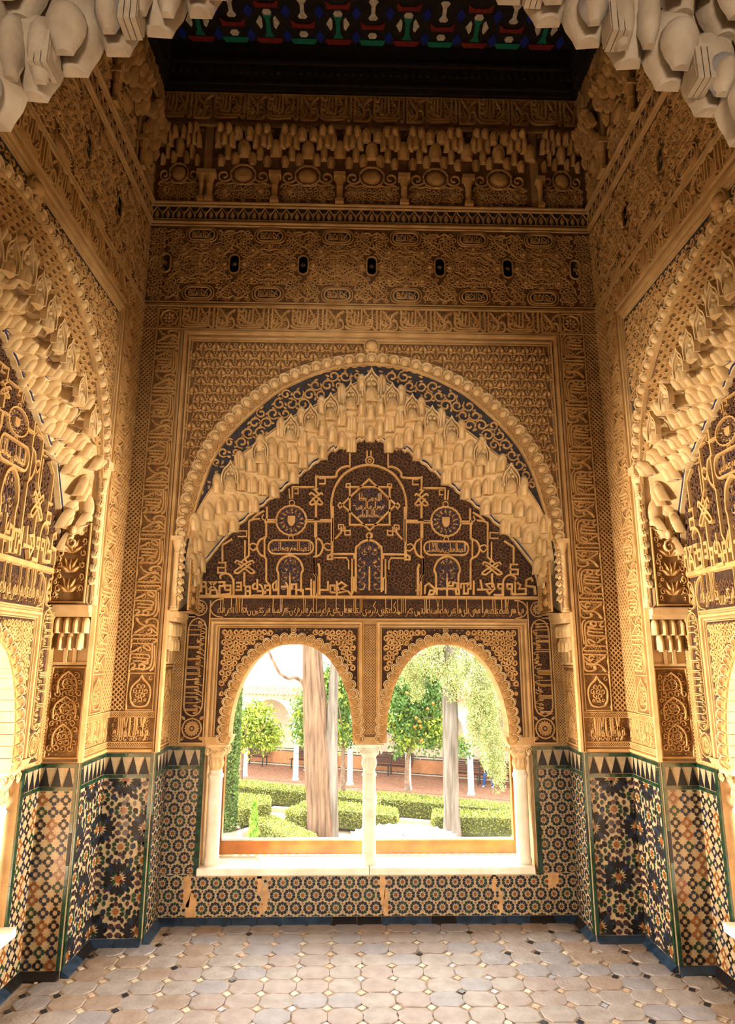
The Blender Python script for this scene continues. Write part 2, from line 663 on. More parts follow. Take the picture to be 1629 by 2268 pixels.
# front wall with the entrance arch (seen from below, its near face closes the room)
FA = np.array([(0, 2.99), (.12, 2.92), (.22, 2.855), (.33, 2.775), (.45, 2.70), (.57, 2.62), (.66, 2.53), (.74, 2.42), (.80, 2.25), (.82, 1.95)])
FAB = both(FA, 3)
FT_ = np.gradient(FAB, axis=0)
FT_ /= np.linalg.norm(FT_, axis=1, keepdims=True)
FAO = FAB + np.stack([-FT_[:, 1], FT_[:, 0]], 1) * .546     # outer line of the splayed, cell-lined soffit
Y_N = Y_F - .345                                             # hall face of the entrance wall
mb = MB()
c = X0 - .085
grid_strip(mb, P3(FAB + [c, 0], Y_F), P3(np.stack([FAB[:, 0] + c, np.full(len(FAB), 6.02)], 1), Y_F))
grid_strip(mb, P3(FAO + [c, 0], Y_N), P3(np.stack([FAO[:, 0] + c, np.full(len(FAO), 6.02)], 1), Y_N))
zo_ = FAO[0, 1]
for s in (-1, 1):
    rect(mb, c + s * .82, X0 + s * 3.2, 0, 6.02, Y_F)
    rect(mb, c + s * .82, X0 + s * 3.2, 0, zo_, Y_N)
    rect(mb, c + s * abs(FAO[0, 0]), X0 + s * 3.2, zo_, 6.02, Y_N)
    mb.poly([(c + s * .82, Y_F, 0), (c + s * .82, Y_N, 0), (c + s * .82, Y_N, 1.95), (c + s * .82, Y_F, 1.95)])
WALL['wall_front'] = struct(obj('wall_front', mb, mats=M_SHELL))
mb = MB()
mb.box((X0 - 2, Y_F - .2, Z_C + .012), (X0 + 2, Y2 + .3, Z_C + .06))
CEIL = struct(obj('ceiling', mb, mats=M_WDARK))

# ------------------------------------------------------------------ writing: a small stroke alphabet (x runs to the LEFT)
GLY = {
    'a': (.18, [[(0, 0), (0, 1)]]),
    'l': (.18, [[(0, 1), (0, .03), (.06, 0), (.19, 0)]]),
    'L': (.40, [[(0, 1), (0, -.05), (.1, -.2), (.28, -.12), (.33, .06)]]),
    'b': (.18, [[(0, 0), (.02, .24), (.06, 0), (.19, 0)], [(.05, -.17), (.08, -.14)]]),
    'n': (.42, [[(0, .12), (.03, -.12), (.17, -.22), (.31, -.12), (.34, .1)], [(.16, .05), (.19, .08)]]),
    'w': (.36, [[(.17, .12), (.05, .06), (.0, .16), (.07, .3), (.16, .24), (.19, .05), (.25, -.14), (.40, -.24)]]),
    'f': (.23, [[(0, 0), (.06, .03), (.14, .1), (.16, .24), (.08, .3), (.03, .2), (.1, .06), (.24, 0)], [(.08, .44), (.11, .47)]]),
    'r': (.26, [[(0, .15), (.05, -.05), (.15, -.19), (.32, -.24)]]),
    'd': (.24, [[(.02, .3), (.12, .18), (.15, .01), (0, -.02)]]),
    's': (.42, [[(0, .2), (.02, 0), (.1, .02), (.12, .2), (.14, 0), (.22, .02), (.24, .2), (.26, 0), (.43, 0)]]),
    't': (.38, [[(0, 0), (.08, .22), (.24, .25), (.31, .1), (.2, 0), (0, 0), (.38, 0)], [(.06, 1), (.07, .12)]]),
    'h': (.28, [[(0, 0), (.02, .16), (.12, .3), (.22, .18), (.14, .03), (.05, .1), (.12, .16), (.2, 0), (.28, 0)]]),
    'm': (.22, [[(0, 0), (.05, -.11), (.15, -.08), (.14, .07), (.04, .05), (.1, 0), (.22, 0)]]),
    'j': (.32, [[(0, .26), (.15, .3), (.3, .26), (.06, .03), (.2, 0), (.33, 0)], [(.16, -.16), (.19, -.13)]]),
    'e': (.28, [[(.2, .3), (.06, .28), (.1, .14), (.22, .14), (.04, .05), (.0, 0), (.28, 0)]]),
    'k': (.34, [[(.02, .8), (.26, .48), (.04, .28), (.18, .02), (.35, 0)]]),
    'y': (.42, [[(0, .24), (.12, .14), (.02, -.02), (.08, -.2), (.3, -.2), (.44, -.06)]]),
    'x': (.36, [[(.02, 1), (.24, .14), (.14, 0), (.05, .1), (.16, .3), (.32, 1)]]),
    ' ': (.09, []),
}


def arabic(mb, text, x0, x1, z0, z1, w, h, base=0., mi=0, desc=.27):
    tot = sum(GLY[c][0] for c in text)
    sx = (x1 - x0) / (tot + .1)
    sz = (z1 - z0) / (1 + desc)
    zb = z0 + desc * sz
    x = .05
    for c in text:
        adv, st = GLY[c]
        for k, s in enumerate(st):
            p = np.array(s, float)
            if len(p) > 2:
                p = smooth_pts(p, 3)
            p = np.stack([x1 - (x + p[:, 0]) * sx, zb + p[:, 1] * sz], 1)
            ribbon(mb, p, w * (1.25 if len(s) == 2 and s[0][1] < .9 and s[1][1] > .9 else 1), h, base + .0004 * (k % 3), mi=mi, flat=.65)
        x += adv


# the motto band "wa la ghalib illa Allah": strokes over a unit square (1 long, 1 high)
def _ph(z):                      # traced with the text turned: along = down the band, up = to the left
    out = []
    for s in z:
        p = np.array(s, float)
        lx = 55 - .062 * (p[:, 1] - 45)
        out.append(np.stack([1 - (p[:, 1] - 45) / 735, 1 - (p[:, 0] - lx) / 318], 1))
    return out


PHRASE = _ph([
    [(75, 55), (110, 110), (170, 152), (240, 160), (300, 165), (345, 190), (362, 222)],
    [(55, 262), (110, 225), (165, 190), (225, 158), (285, 148), (340, 162)],
    [(222, 138), (215, 95), (250, 70), (300, 62), (350, 72), (372, 110), (368, 190), (362, 282), (330, 292), (200, 288), (42, 285)],
    [(232, 232), (262, 214), (290, 232), (276, 262), (238, 272), (215, 258)],
    [(272, 190), (310, 222), (352, 262)],
    [(40, 338), (160, 340), (290, 340), (345, 345), (352, 372), (318, 386)],
    [(25, 402), (150, 405), (250, 408), (288, 412), (300, 425)],
    [(18, 520), (80, 492), (140, 455), (190, 428), (240, 432), (272, 470), (262, 500), (220, 480), (150, 432)],
    [(14, 545), (120, 548), (215, 552), (262, 568), (262, 600), (235, 608), (120, 596), (45, 592)],
    [(45, 640), (130, 642), (210, 650), (240, 632), (238, 608)],
    [(120, 690), (185, 668), (235, 672), (240, 650)],
    [(120, 712), (150, 690), (190, 700), (192, 738), (150, 748), (118, 728)],
    [(300, 400), (300, 520), (296, 640), (275, 712), (225, 748), (150, 748), (60, 742), (14, 752)],
    [(332, 430), (332, 560), (330, 680), (305, 745), (268, 772)],
    [(12, 690), (40, 672), (70, 690), (60, 720), (30, 730)],
])


def phrase(mb, ln, ht, w, h, base=0., fill=True, mi=0):
    for k, p in enumerate(PHRASE):
        ribbon(mb, smooth_pts(p, 3) * [ln, ht], w, h, base + .0005 * (k % 3), mi=mi, flat=.66)
    if fill:
        r = np.random.default_rng(5)
        scrolls(mb, lambda x, z: (x > .02 * ln) & (x < .98 * ln) & (z > .04 * ht) & (z < .96 * ht), (0, ln, 0, ht), ht * .23, w * .42, h * .45, base, mi, True, 1.0, 8, r)
    return mb


def panel(mb, poly, y=0., mi=0):
    mb.poly([(p[0], -y, p[1]) for p in poly], mi)


def rounded_box(x0, x1, z0, z1, r, n=4):
    pts = []
    for cx, cz, a in ((x1 - r, z1 - r, 0), (x0 + r, z1 - r, PI / 2), (x0 + r, z0 + r, PI), (x1 - r, z0 + r, 3 * PI / 2)):
        for k in range(n + 1):
            t = a + k / n * PI / 2
            pts.append((cx + r * math.cos(t), cz + r * math.sin(t)))
    return np.array(pts)


def circle(x, z, r, n=24, lobes=0, amp=.06):
    t = np.linspace(0, 2 * PI, n, endpoint=False)
    rr = r * (1 + (amp * np.abs(np.sin(t * lobes / 2)) if lobes else 0))
    return np.stack([x + rr * np.cos(t), z + rr * np.sin(t)], 1)


# ------------------------------------------------------------------ tympanum strapwork, drawn over its own plane
XM = -.008                                    # mirror axis


def uz(px, py, Y=Y1):
    p = on_y(px, py, Y)
    return p.x - X0, p.z


def zpts(o, pts):
    ox, oy, s = o
    return np.array([uz(ox + x / s, oy + y / s) for x, y in pts])


ZA, ZB, ZD, ZE = (430, 1150, 4.0725), (560, 940, 6.033), (690, 1000, 6.033), (920, 1100, 5.09)


def mir(p):
    return np.stack([2 * XM - p[:, 0], p[:, 1]], 1)


STRAP_HALF = [   # (zoom window, points, width in m, curved)
    (ZD, [(275, 1440), (275, 900), (268, 720), (288, 580), (335, 450), (425, 325), (530, 250), (650, 203), (770, 188)], .0145, 1),
    (ZD, [(745, 0), (745, 80)], .011, 0),
    (ZD, [(250, 1375), (575, 1375), (575, 1440)], .013, 0), (ZD, [(300, 1425), (470, 1425), (500, 1470), (500, 1580)], .009, 0),
    (ZD, [(230, 1385), (280, 1385), (280, 1440), (230, 1440), (230, 1385)], .009, 0),
    (ZD, [(595, 1880), (595, 1340), (622, 1268), (690, 1208), (775, 1188)], .014, 1),
    (ZD, [(545, 1440), (545, 1680), (575, 1700), (575, 1860)], .011, 0), (ZD, [(540, 1690), (540, 1900)], .010, 0),
    (ZD, [(365, 985), (365, 1040), (430, 1040), (430, 985), (365, 985)], .008, 0), (ZD, [(400, 1065), (520, 1065)], .010, 0),
    (ZD, [(320, 1175), (400, 1085), (400, 1010)], .012, 0), (ZD, [(450, 1010), (450, 1120), (520, 1120), (520, 1050)], .009, 0),
    (ZD, [(355, 725), (385, 690), (420, 725), (385, 765), (355, 725)], .009, 0),
    (ZD, [(468, 440), (520, 440), (520, 485), (468, 485), (468, 440)], .009, 0),
    (ZD, [(770, 1090), (735, 1130), (760, 1170), (785, 1175)], .010, 1),
    (ZD, [(95, 1500), (110, 1560), (110, 1920)], .015, 0), (ZD, [(40, 1420), (40, 1640), (70, 1680), (70, 1900)], .012, 0),
    # side medallion and cartouche group
    (ZA, [(655, 0), (655, 170)], .013, 0), (ZA, [(640, 160), (640, 345), (655, 360), (655, 560), (690, 600)], .012, 0),
    (ZA, [(1095, 30), (1095, 170)], .013, 0), (ZA, [(1105, 180), (1105, 330), (1085, 345), (1085, 490), (1110, 520), (1110, 690)], .012, 0),
    (ZA, [(655, 172), (600, 190), (572, 255), (600, 320), (650, 345)], .013, 1),
    (ZA, [(1105, 172), (1148, 200), (1165, 255), (1140, 318), (1095, 345)], .013, 1),
    (ZA, [(500, 250), (530, 222), (575, 245), (540, 285), (500, 250)], .009, 1), (ZA, [(1165, 250), (1200, 222), (1255, 250), (1215, 285), (1165, 250)], .009, 1),
    (ZA, [(1250, 0), (1250, 365)], .013, 0), (ZA, [(1205, 330), (1250, 330), (1250, 365), (1205, 365), (1205, 330)], .009, 0),
    (ZA, [(1000, 25), (1250, 25)], .012, 0), (ZA, [(665, 30), (745, 30)], .012, 0),
    (ZA, [(500, 20), (500, 330), (460, 370)], .011, 0), (ZA, [(465, 195), (465, 360), (490, 400)], .010, 0),
    (ZA, [(345, 20), (345, 130), (400, 130), (400, 175), (465, 175)], .011, 0), (ZA, [(400, 110), (480, 110), (480, 160), (400, 160)], .008, 0),
    (ZA, [(500, 20), (540, 5), (600, 0)], .011, 0),
    (ZA, [(262, 240), (262, 385)], .012, 0), (ZA, [(262, 238), (350, 182)], .012, 0), (ZA, [(222, 395), (290, 395), (290, 440), (222, 440), (222, 485), (290, 485), (290, 440)], .011, 0),
    (ZA, [(245, 540), (245, 510), (290, 490), (340, 515), (362, 580), (362, 690)], .012, 1),
    (ZA, [(375, 400), (405, 380), (545, 470), (520, 490), (490, 470), (400, 400)], .011, 1), (ZA, [(545, 400), (515, 380), (375, 470), (400, 490), (430, 470), (520, 400)], .011, 1),
    (ZA, [(430, 390), (458, 365), (486, 390)], .010, 0), (ZA, [(458, 480), (458, 610)], .013, 0), (ZA, [(425, 440), (495, 440)], .008, 0),
    (ZA, [(765, 640), (765, 500), (752, 460), (765, 400), (800, 355), (868, 330), (935, 355), (970, 400), (985, 460), (970, 500), (970, 660)], .013, 1),
    (ZA, [(868, 520), (868, 690)], .012, 0),
    # upper part
    (ZB, [(195, 1110), (195, 1300)], .013, 0), (ZB, [(200, 1285), (312, 1285)], .013, 0), (ZB, [(728, 1290), (820, 1290)], .013, 0),
    (ZB, [(850, 690), (850, 900), (880, 940)], .013, 0), (ZB, [(850, 1060), (850, 1250)], .015, 0), (ZB, [(850, 1320), (850, 1540)], .015, 0),
    (ZB, [(760, 950), (800, 930), (930, 1050), (900, 1080), (850, 1050), (800, 990)], .012, 1), (ZB, [(940, 950), (905, 930), (770, 1050), (800, 1080), (850, 1050), (900, 990)], .012, 1),
    (ZB, [(905, 950), (820, 880), (880, 870)], .009, 0),
    (ZB, [(530, 845), (830, 845)], .012, 0), (ZB, [(535, 845), (535, 1000)], .012, 0), (ZB, [(560, 870), (610, 870), (610, 930), (560, 930)], .008, 0), (ZB, [(490, 870), (500, 1000)], .009, 0),
    (ZB, [(860, 710), (1100, 710), (1125, 650), (1180, 595), (1250, 570), (1305, 575)], .014, 1), (ZB, [(1300, 580), (1300, 400)], .012, 0),
    (ZB, [(890, 730), (970, 730), (970, 800), (890, 800)], .009, 0), (ZB, [(1075, 1100), (1075, 1569)], .013, 0), (ZB, [(900, 1285), (1060, 1285)], .013, 0),
    (ZB, [(0, 1270), (60, 1220), (160, 1160)], .012, 0), (ZB, [(150, 1210), (130, 1260), (165, 1290), (170, 1330)], .008, 1),
]
KUFIC_L = [  # foliated angular letters along the foot of the tympanum
    [(20, 652), (72, 652), (72, 545)], [(60, 610), (112, 610), (112, 570), (85, 570)], [(118, 612), (118, 678), (150, 678), (152, 640), (210, 640), (172, 600), (145, 570), (205, 570), (172, 600), (140, 640)],
    [(210, 640), (215, 678), (235, 678), (235, 610)], [(225, 570), (282, 570), (270, 605), (228, 605)], [(285, 640), (285, 600), (335, 600), (335, 640), (285, 640)], [(335, 620), (335, 675), (240, 685)],
    [(362, 690), (362, 540)], [(380, 640), (430, 640), (430, 575), (385, 575)], [(390, 610), (420, 610)], [(470, 690), (470, 610), (510, 610), (510, 650), (470, 650)], [(510, 640), (510, 690)],
    [(535, 630), (575, 630), (575, 545)], [(535, 630), (535, 600), (560, 580)], [(575, 650), (630, 650), (610, 600), (590, 590)], [(530, 690), (625, 690), (625, 650)], [(640, 640), (690, 640), (690, 600), (645, 600), (645, 680)],
    [(690, 620), (690, 690)], [(715, 630), (715, 590), (745, 560), (745, 640), (715, 640)], [(745, 630), (765, 640), (765, 685)], [(790, 610), (850, 610), (830, 570)], [(850, 610), (850, 690)],
    [(885, 640), (885, 590), (925, 590), (925, 685)], [(925, 640), (985, 640), (985, 690)], [(1005, 630), (1060, 630), (1060, 540)], [(1060, 630), (1060, 690)], [(1085, 690), (1085, 560)],
    [(1130, 640), (1210, 640), (1210, 560)], [(1230, 660), (1230, 600), (1270, 600), (1270, 640), (1310, 640), (1290, 600), (1330, 570), (1375, 600), (1330, 630), (1390, 650), (1300, 665), (1230, 660)], [(1290, 560), (1290, 690)],
    [(1390, 650), (1420, 685), (1440, 640), (1440, 520)],
]
KUFIC_R = [  # window ZE
    [(0, 1060), (40, 1060), (40, 985)], [(65, 1110), (65, 960)], [(105, 1100), (110, 1010), (150, 980), (215, 1040), (205, 1100), (150, 1110), (165, 1060), (200, 1060)], [(240, 1110), (240, 1040), (470, 1040), (470, 980), (420, 970), (420, 1010), (360, 1010), (390, 960)],
    [(450, 1040), (460, 1100), (490, 1100), (490, 1040)], [(510, 1040), (510, 985), (580, 985), (590, 970)], [(545, 1000), (545, 1095), (590, 1095), (590, 1030)], [(580, 1040), (620, 1040), (620, 960)], [(655, 1110), (655, 950)], [(690, 1050), (750, 1050), (730, 940)],
    [(750, 1050), (850, 1050), (790, 990), (870, 980), (890, 1040), (830, 1100), (800, 1060)], [(930, 1040), (930, 990), (985, 990), (985, 1040), (930, 1040)], [(985, 1030), (985, 1110), (880, 1110)], [(1030, 1040), (1030, 990), (1085, 990), (1085, 1040), (1030, 1040)],
    [(1080, 1040), (1085, 1100), (1120, 1100), (1120, 960)], [(1140, 970), (1180, 1000), (1160, 1040), (1240, 1040), (1240, 1100), (1090, 1105)], [(1240, 1020), (1250, 940), (1300, 920), (1320, 960)], [(1250, 1010), (1340, 1020), (1350, 1110)],
]


def tymp_inside(mg):
    return lambda u, z: (z > 1.945 + mg) & (z < F_IN(u) - mg) & (np.abs(u) < 1.12)


def star_pts(c, r, n=8, inner=.765, a0=0):
    a = a0 + np.arange(2 * n) * PI / n
    rr = np.where(np.arange(2 * n) % 2 == 0, r, r * inner)
    return np.stack([c[0] + rr * np.cos(a), c[1] + rr * np.sin(a)], 1)


STAR_C = zpts(ZD, [(778, 725)])[0]
MED_C = zpts(ZB, [(520, 1287)])[0]
CART = (zpts(ZA, [(672, 315)])[0], zpts(ZA, [(1080, 195)])[0])


def tymp_strap():
    mb = MB()
    for i, (o, pts, w, cv) in enumerate(STRAP_HALF):
        p = zpts(o, pts)
        if cv:
            p = smooth_pts(p, 4)
        for q in (p, mir(p)):
            keep = (q[:, 1] < F_IN(q[:, 0]) + .03)
            if keep.all():
                ribbon(mb, q, w * 1.22, .020, .004 + .0006 * (i % 4), flat=.74)
    for q in (zpts(ZD, [(515, 482), (1045, 482), (1045, 985), (515, 985)]), zpts(ZD, [(770, 378), (1125, 718), (782, 1060), (412, 718)])):
        ribbon(mb, q, .016, .020, .004, True, flat=.72)
    for o in (-1, 1):
        c = MED_C if o < 0 else mir(MED_C[None])[0]
        ribbon(mb, circle(c[0], c[1], .098, 64, 20, .05), .0145, .020, .004, True, flat=.7)
        ribbon(mb, circle(c[0], c[1] + .122, .018, 14), .009, .014, .004, True)
        ribbon(mb, circle(c[0], c[1] - .122, .016, 14), .009, .014, .004, True)
        (x0, z0), (x1, z1) = CART
        if o > 0:
            x0, x1 = 2 * XM - x1, 2 * XM - x0
        ribbon(mb, rounded_box(x0, x1, z0, z1, (z1 - z0) * .48, 6), .0145, .020, .004, True, flat=.7)
    ribbon(mb, circle(STAR_C[0], zpts(ZD, [(770, 130)])[0][1], .028, 18), .013, .017, .004, True)
    ribbon(mb, circle(STAR_C[0], zpts(ZD, [(770, 130)])[0][1], .012, 12), .010, .013, .004, True)
    ribbon(mb, circle(STAR_C[0], zpts(ZD, [(775, 1130)])[0][1], .020, 16), .011, .017, .004, True)
    return mb


def tymp_kufic():
    mb = MB()
    for o, L in ((ZA, KUFIC_L), (ZE, KUFIC_R)):
        for k, s in enumerate(L):
            ribbon(mb, zpts(o, s), .0158, .020, .004 + .0007 * (k % 4), flat=.75)
    return mb


def tymp_vines():
    mb = MB()
    scrolls(mb, tymp_inside(.008), (-1.14, 1.14, 1.94, 3.06), .047, .0115, .011, .001, leaves=True, turns=1.1, seg=9, rng=np.random.default_rng(21))
    return mb


def tymp_panels():
    """painted grounds: brown field (0), navy insets (1)"""
    mb = MB()
    n = len(P_IN)
    grid_strip(mb, P3(np.stack([P_IN[:, 0], np.full(n, 1.94)], 1), -.0015), P3(P_IN, -.0015), 0)
    for o in (-1, 1):
        c = MED_C if o < 0 else mir(MED_C[None])[0]
        slab(mb, circle(c[0], c[1], .096, 28), .006, mi=1)
        (x0, z0), (x1, z1) = CART
        if o > 0:
            x0, x1 = 2 * XM - x1, 2 * XM - x0
        slab(mb, rounded_box(x0, x1, z0, z1, (z1 - z0) * .48, 6), .006, mi=1)
        ar = zpts(ZA, [(765, 640), (765, 460), (800, 365), (868, 335), (935, 365), (972, 460), (972, 640)])
        slab(mb, ar if o < 0 else mir(ar), .006, mi=1)
    slab(mb, star_pts(STAR_C, .128, 8, .80), .006, mi=1)
    slab(mb, zpts(ZD, [(600, 1850), (600, 1340), (640, 1250), (775, 1200), (910, 1250), (955, 1340), (955, 1850)]), .006, mi=1)
    return mb


def tymp_script():
    """fine light carving on the navy insets"""
    mb = MB()
    B = .006
    cx, cz = STAR_C
    for txt, dz, hw in (('allh jbr jfta', .055, .082), ('whw arjm alrjmn', -.002, .098), ('sdf allh aletbm', -.062, .085)):
        arabic(mb, txt, cx - hw, cx + hw, cz + dz - .031, cz + dz + .031, .0075, .008, B)
    for a in range(8):
        t = a * PI / 4
        leaf(mb, cx + .092 * math.cos(t), cz + .092 * math.sin(t), t, .026, .013, .005, B)
    for o in (-1, 1):
        c = MED_C if o < 0 else mir(MED_C[None])[0]
        slab(mb, [(c[0] - .027, c[1] + .034), (c[0] - .027, c[1] - .012), (c[0] - .016, c[1] - .032), (c[0], c[1] - .042), (c[0] + .016, c[1] - .032), (c[0] + .027, c[1] - .012), (c[0] + .027, c[1] + .034)], .012, B, .08)
        for k in range(14):
            t = 2 * PI * (k + .5) / 14
            leaf(mb, c[0] + .056 * math.cos(t), c[1] + .056 * math.sin(t), t, .034, .018, .009, B)
            leaf(mb, c[0] + .050 * math.cos(t + .22), c[1] + .050 * math.sin(t + .22), t + 1.2, .026, .013, .008, B)
        (x0, z0), (x1, z1) = CART
        if o > 0:
            x0, x1 = 2 * XM - x1, 2 * XM - x0
        arabic(mb, 'aljmd llh wjdh aldbm' if o < 0 else 'aljmd llh ely neme alxslm', x0 + .016, x1 - .016, z0 + .010, z1 - .010, .0068, .008, B)
    for cxx, zb, sc in ((STAR_C[0], zpts(ZD, [(775, 1860)])[0][1], 1.), (MED_C[0], zpts(ZA, [(868, 640)])[0][1], .72), (2 * XM - MED_C[0], zpts(ZA, [(868, 640)])[0][1], .72)):
        ribbon(mb, [(cxx, zb), (cxx, zb + .16 * sc)], .014 * sc, .008, B)
        for s in (-1, 1):
            for k in range(4):
                z = zb + (.03 + .075 * k) * sc
                ribbon(mb, spiral(cxx + s * .050 * sc, z, .030 * sc, .010 * sc, .8, PI / 2 - s * PI / 2, -s, 9) if k < 3 else spiral(cxx + s * .03 * sc, z, .026 * sc, .008 * sc, .8, PI / 2, -s, 9), .008 * sc, .006, B)
                leaf(mb, cxx + s * .022 * sc, z, PI / 2 - s * .9, .04 * sc, .018 * sc, .006, B)
                leaf(mb, cxx + s * .072 * sc, z + .02 * sc, PI / 2 + s * .6, .03 * sc, .014 * sc, .006, B)
        leaf(mb, cxx, zb + .26 * sc, PI / 2, .05 * sc, .024 * sc, .007, B)
    return mb


# ------------------------------------------------------------------ repeated carved units
def sebka_unit():
    """pair of drop leaves over a wavy double bracket; one scale of the spandrel net"""
    mb = MB()
    for s in (-1, 1):
        o = smooth_pts([(0, .032), (s * .008, .018), (s * .022, .006), (s * .029, -.010), (s * .020, -.024), (s * .006, -.018), (s * .001, .0)], 3)
        c = o.mean(0)
        k = len(o)
        q = c + (o - c) * .55
        v = np.concatenate([np.stack([o[:, 0], np.full(k, -.001), o[:, 1]], 1), np.stack([q[:, 0], np.full(k, -.018), q[:, 1] - .002], 1), [[c[0], -.022, c[1] - .005]]])
        i = np.arange(k)
        j = (i + 1) % k
        mb.add(v, [np.stack([i, j, j + k, i + k], 1), np.stack([i + k, j + k, np.full(k, 2 * k)], 1)])
        ribbon(mb, smooth_pts([(s * .005, -.030), (s * .018, -.034), (s * .032, -.022), (s * .043, -.030)], 2), .0075, .014, .001)
        ribbon(mb, smooth_pts([(s * .043, -.012), (s * .037, .0), (s * .032, .012), (s * .040, .018)], 2), .007, .012, .001)
    ribbon(mb, [(0, .030), (0, .044)], .006, .012, .001)
    return mb


def drop_unit():
    """hanging drop of the side walls' net"""
    mb = MB()
    leaf(mb, 0, .03, -PI / 2, .055, .026, .020, .002, n=5)
    ribbon(mb, smooth_pts([(-.034, -.012), (-.02, -.026), (0, -.03), (.02, -.026), (.034, -.012)], 2), .009, .012, .001)
    ribbon(mb, smooth_pts([(-.030, .012), (-.018, .002), (-.012, .018)], 2), .008, .010, .001)
    ribbon(mb, smooth_pts([(.030, .012), (.018, .002), (.012, .018)], 2), .008, .010, .001)
    return mb


def scallop_unit():
    """one lobe of the arch edge: nested half rings round a low swelling, open towards the arch"""
    mb = MB()
    t = np.linspace(0, PI, 11)
    for r, w, h in ((.0385, .009, .020), (.0300, .013, .030)):
        ribbon(mb, np.stack([r * np.cos(t), -.020 + r * 1.2 * np.sin(t)], 1), w, h, 0, flat=.5)
    dome(mb, 0, -.010, .030, .031, 0, 12, 4, rx=.86)
    return mb


def window_scallop():
    mb = MB()
    t = np.linspace(0, PI, 9)
    for r, w, h in ((.0270, .009, .020), (.0185, .009, .027)):
        ribbon(mb, np.stack([r * np.cos(t), -.012 + r * 1.1 * np.sin(t)], 1), w, h, 0, flat=.5)
    ribbon(mb, [(-.027, -.036), (-.027, -.012)], .008, .018)
    return mb


def scallop_rose():
    mb = MB()
    t = np.linspace(0, 2 * PI, 12, endpoint=False)
    ribbon(mb, np.stack([.027 * np.cos(t), .021 * np.sin(t)], 1), .007, .009, 0, True)
    for k in range(6):
        a = k * PI / 3
        leaf(mb, .003 * math.cos(a), .003 * math.sin(a), a, .019, .009, .009, .001)
    return mb


def bullet(mb, w, h, d, z0, y0=0., n=8, top=.42, mi=0, ogee=False):
    """upright round-headed cell: half drum with a domed head, bulging to -Y"""
    zb = [0, .02, 1 - top]
    rr = [.92, 1, 1]
    for k in range(1, 5):
        a = k / 4 * PI / 2
        zb.append(1 - top + top * math.sin(a))
        rr.append(math.cos(a) if k < 4 else .02)
    if ogee:
        zb.append(1.16)
        rr[-1] = .16
        rr.append(.01)
    a = np.linspace(0, PI, n + 1)
    vs = [np.stack([.5 * w * r * np.cos(a), y0 - d * r * np.sin(a), np.full(n + 1, z0 + z * h)], 1) for z, r in zip(zb, rr)]
    i = np.arange(n)
    m = n + 1
    fs = [np.stack([j * m + i, j * m + i + 1, (j + 1) * m + i + 1, (j + 1) * m + i], 1) for j in range(len(zb) - 1)]
    fs.append(np.arange(m)[None])
    mb.add(np.concatenate(vs), fs, mi)


def cell_a():
    """muqarnas cell, unit 1 x 1: round-headed drum with a nested inner arch, foot drawn back"""
    mb = MB()
    bullet(mb, 1, 1, .62, 0, 0, 10, .5)
    bullet(mb, .62, .70, .30, -.04, -.44, 8, .5)
    return lean(mb)


def cell_b():
    """muqarnas cell with a painted blue arch line round a hollow"""
    mb = MB()
    bullet(mb, 1, .98, .60, 0, 0, 10, .5)
    bullet(mb, .75, .81, .50, -.02, -.14, 8, .5, mi=1)
    bullet(mb, .66, .76, .52, -.04, -.22, 8, .5)
    return lean(mb)


def cell_c():
    """muqarnas cell split by a centre line"""
    mb = MB()
    for s in (-1, 1):
        bullet(mb, .52, .86, .50, 0, -.08, 8, .5)
        mb.v[-1][:, 0] += s * .24
    bullet(mb, .96, 1.02, .42, -.0, 0, 10, .5)
    return lean(mb)


def lean(mb):
    mb.v = [np.stack([v[:, 0], v[:, 1] + .55 * (1 - np.clip(v[:, 2], 0, 1)), v[:, 2]], 1) for v in mb.v]
    return mb


def finial():
    """pointed lobed hood that crowns a row of cells"""
    mb = MB()
    o = smooth_pts([(-.052, -.075), (-.055, -.02), (-.040, .022), (-.022, .040), (-.008, .060), (0, .080)], 3)
    p = np.concatenate([o, o[::-1][1:] * [-1, 1]])
    ribbon(mb, p, .013, .030, 0, flat=.6)
    ribbon(mb, p * [.72, .72] - [0, .012], .009, .024, 0, flat=.6)
    for s in (-1, 1):
        dome(mb, s * .016, -.005, .013, .022, 0, 8, 2)
    dome(mb, 0, .022, .010, .022, 0, 8, 2)
    bullet(mb, .072, .085, .034, -.105, -.002, 10, .5)
    bullet(mb, .045, .06, .018, -.105, -.024, 8, .5)
    return mb

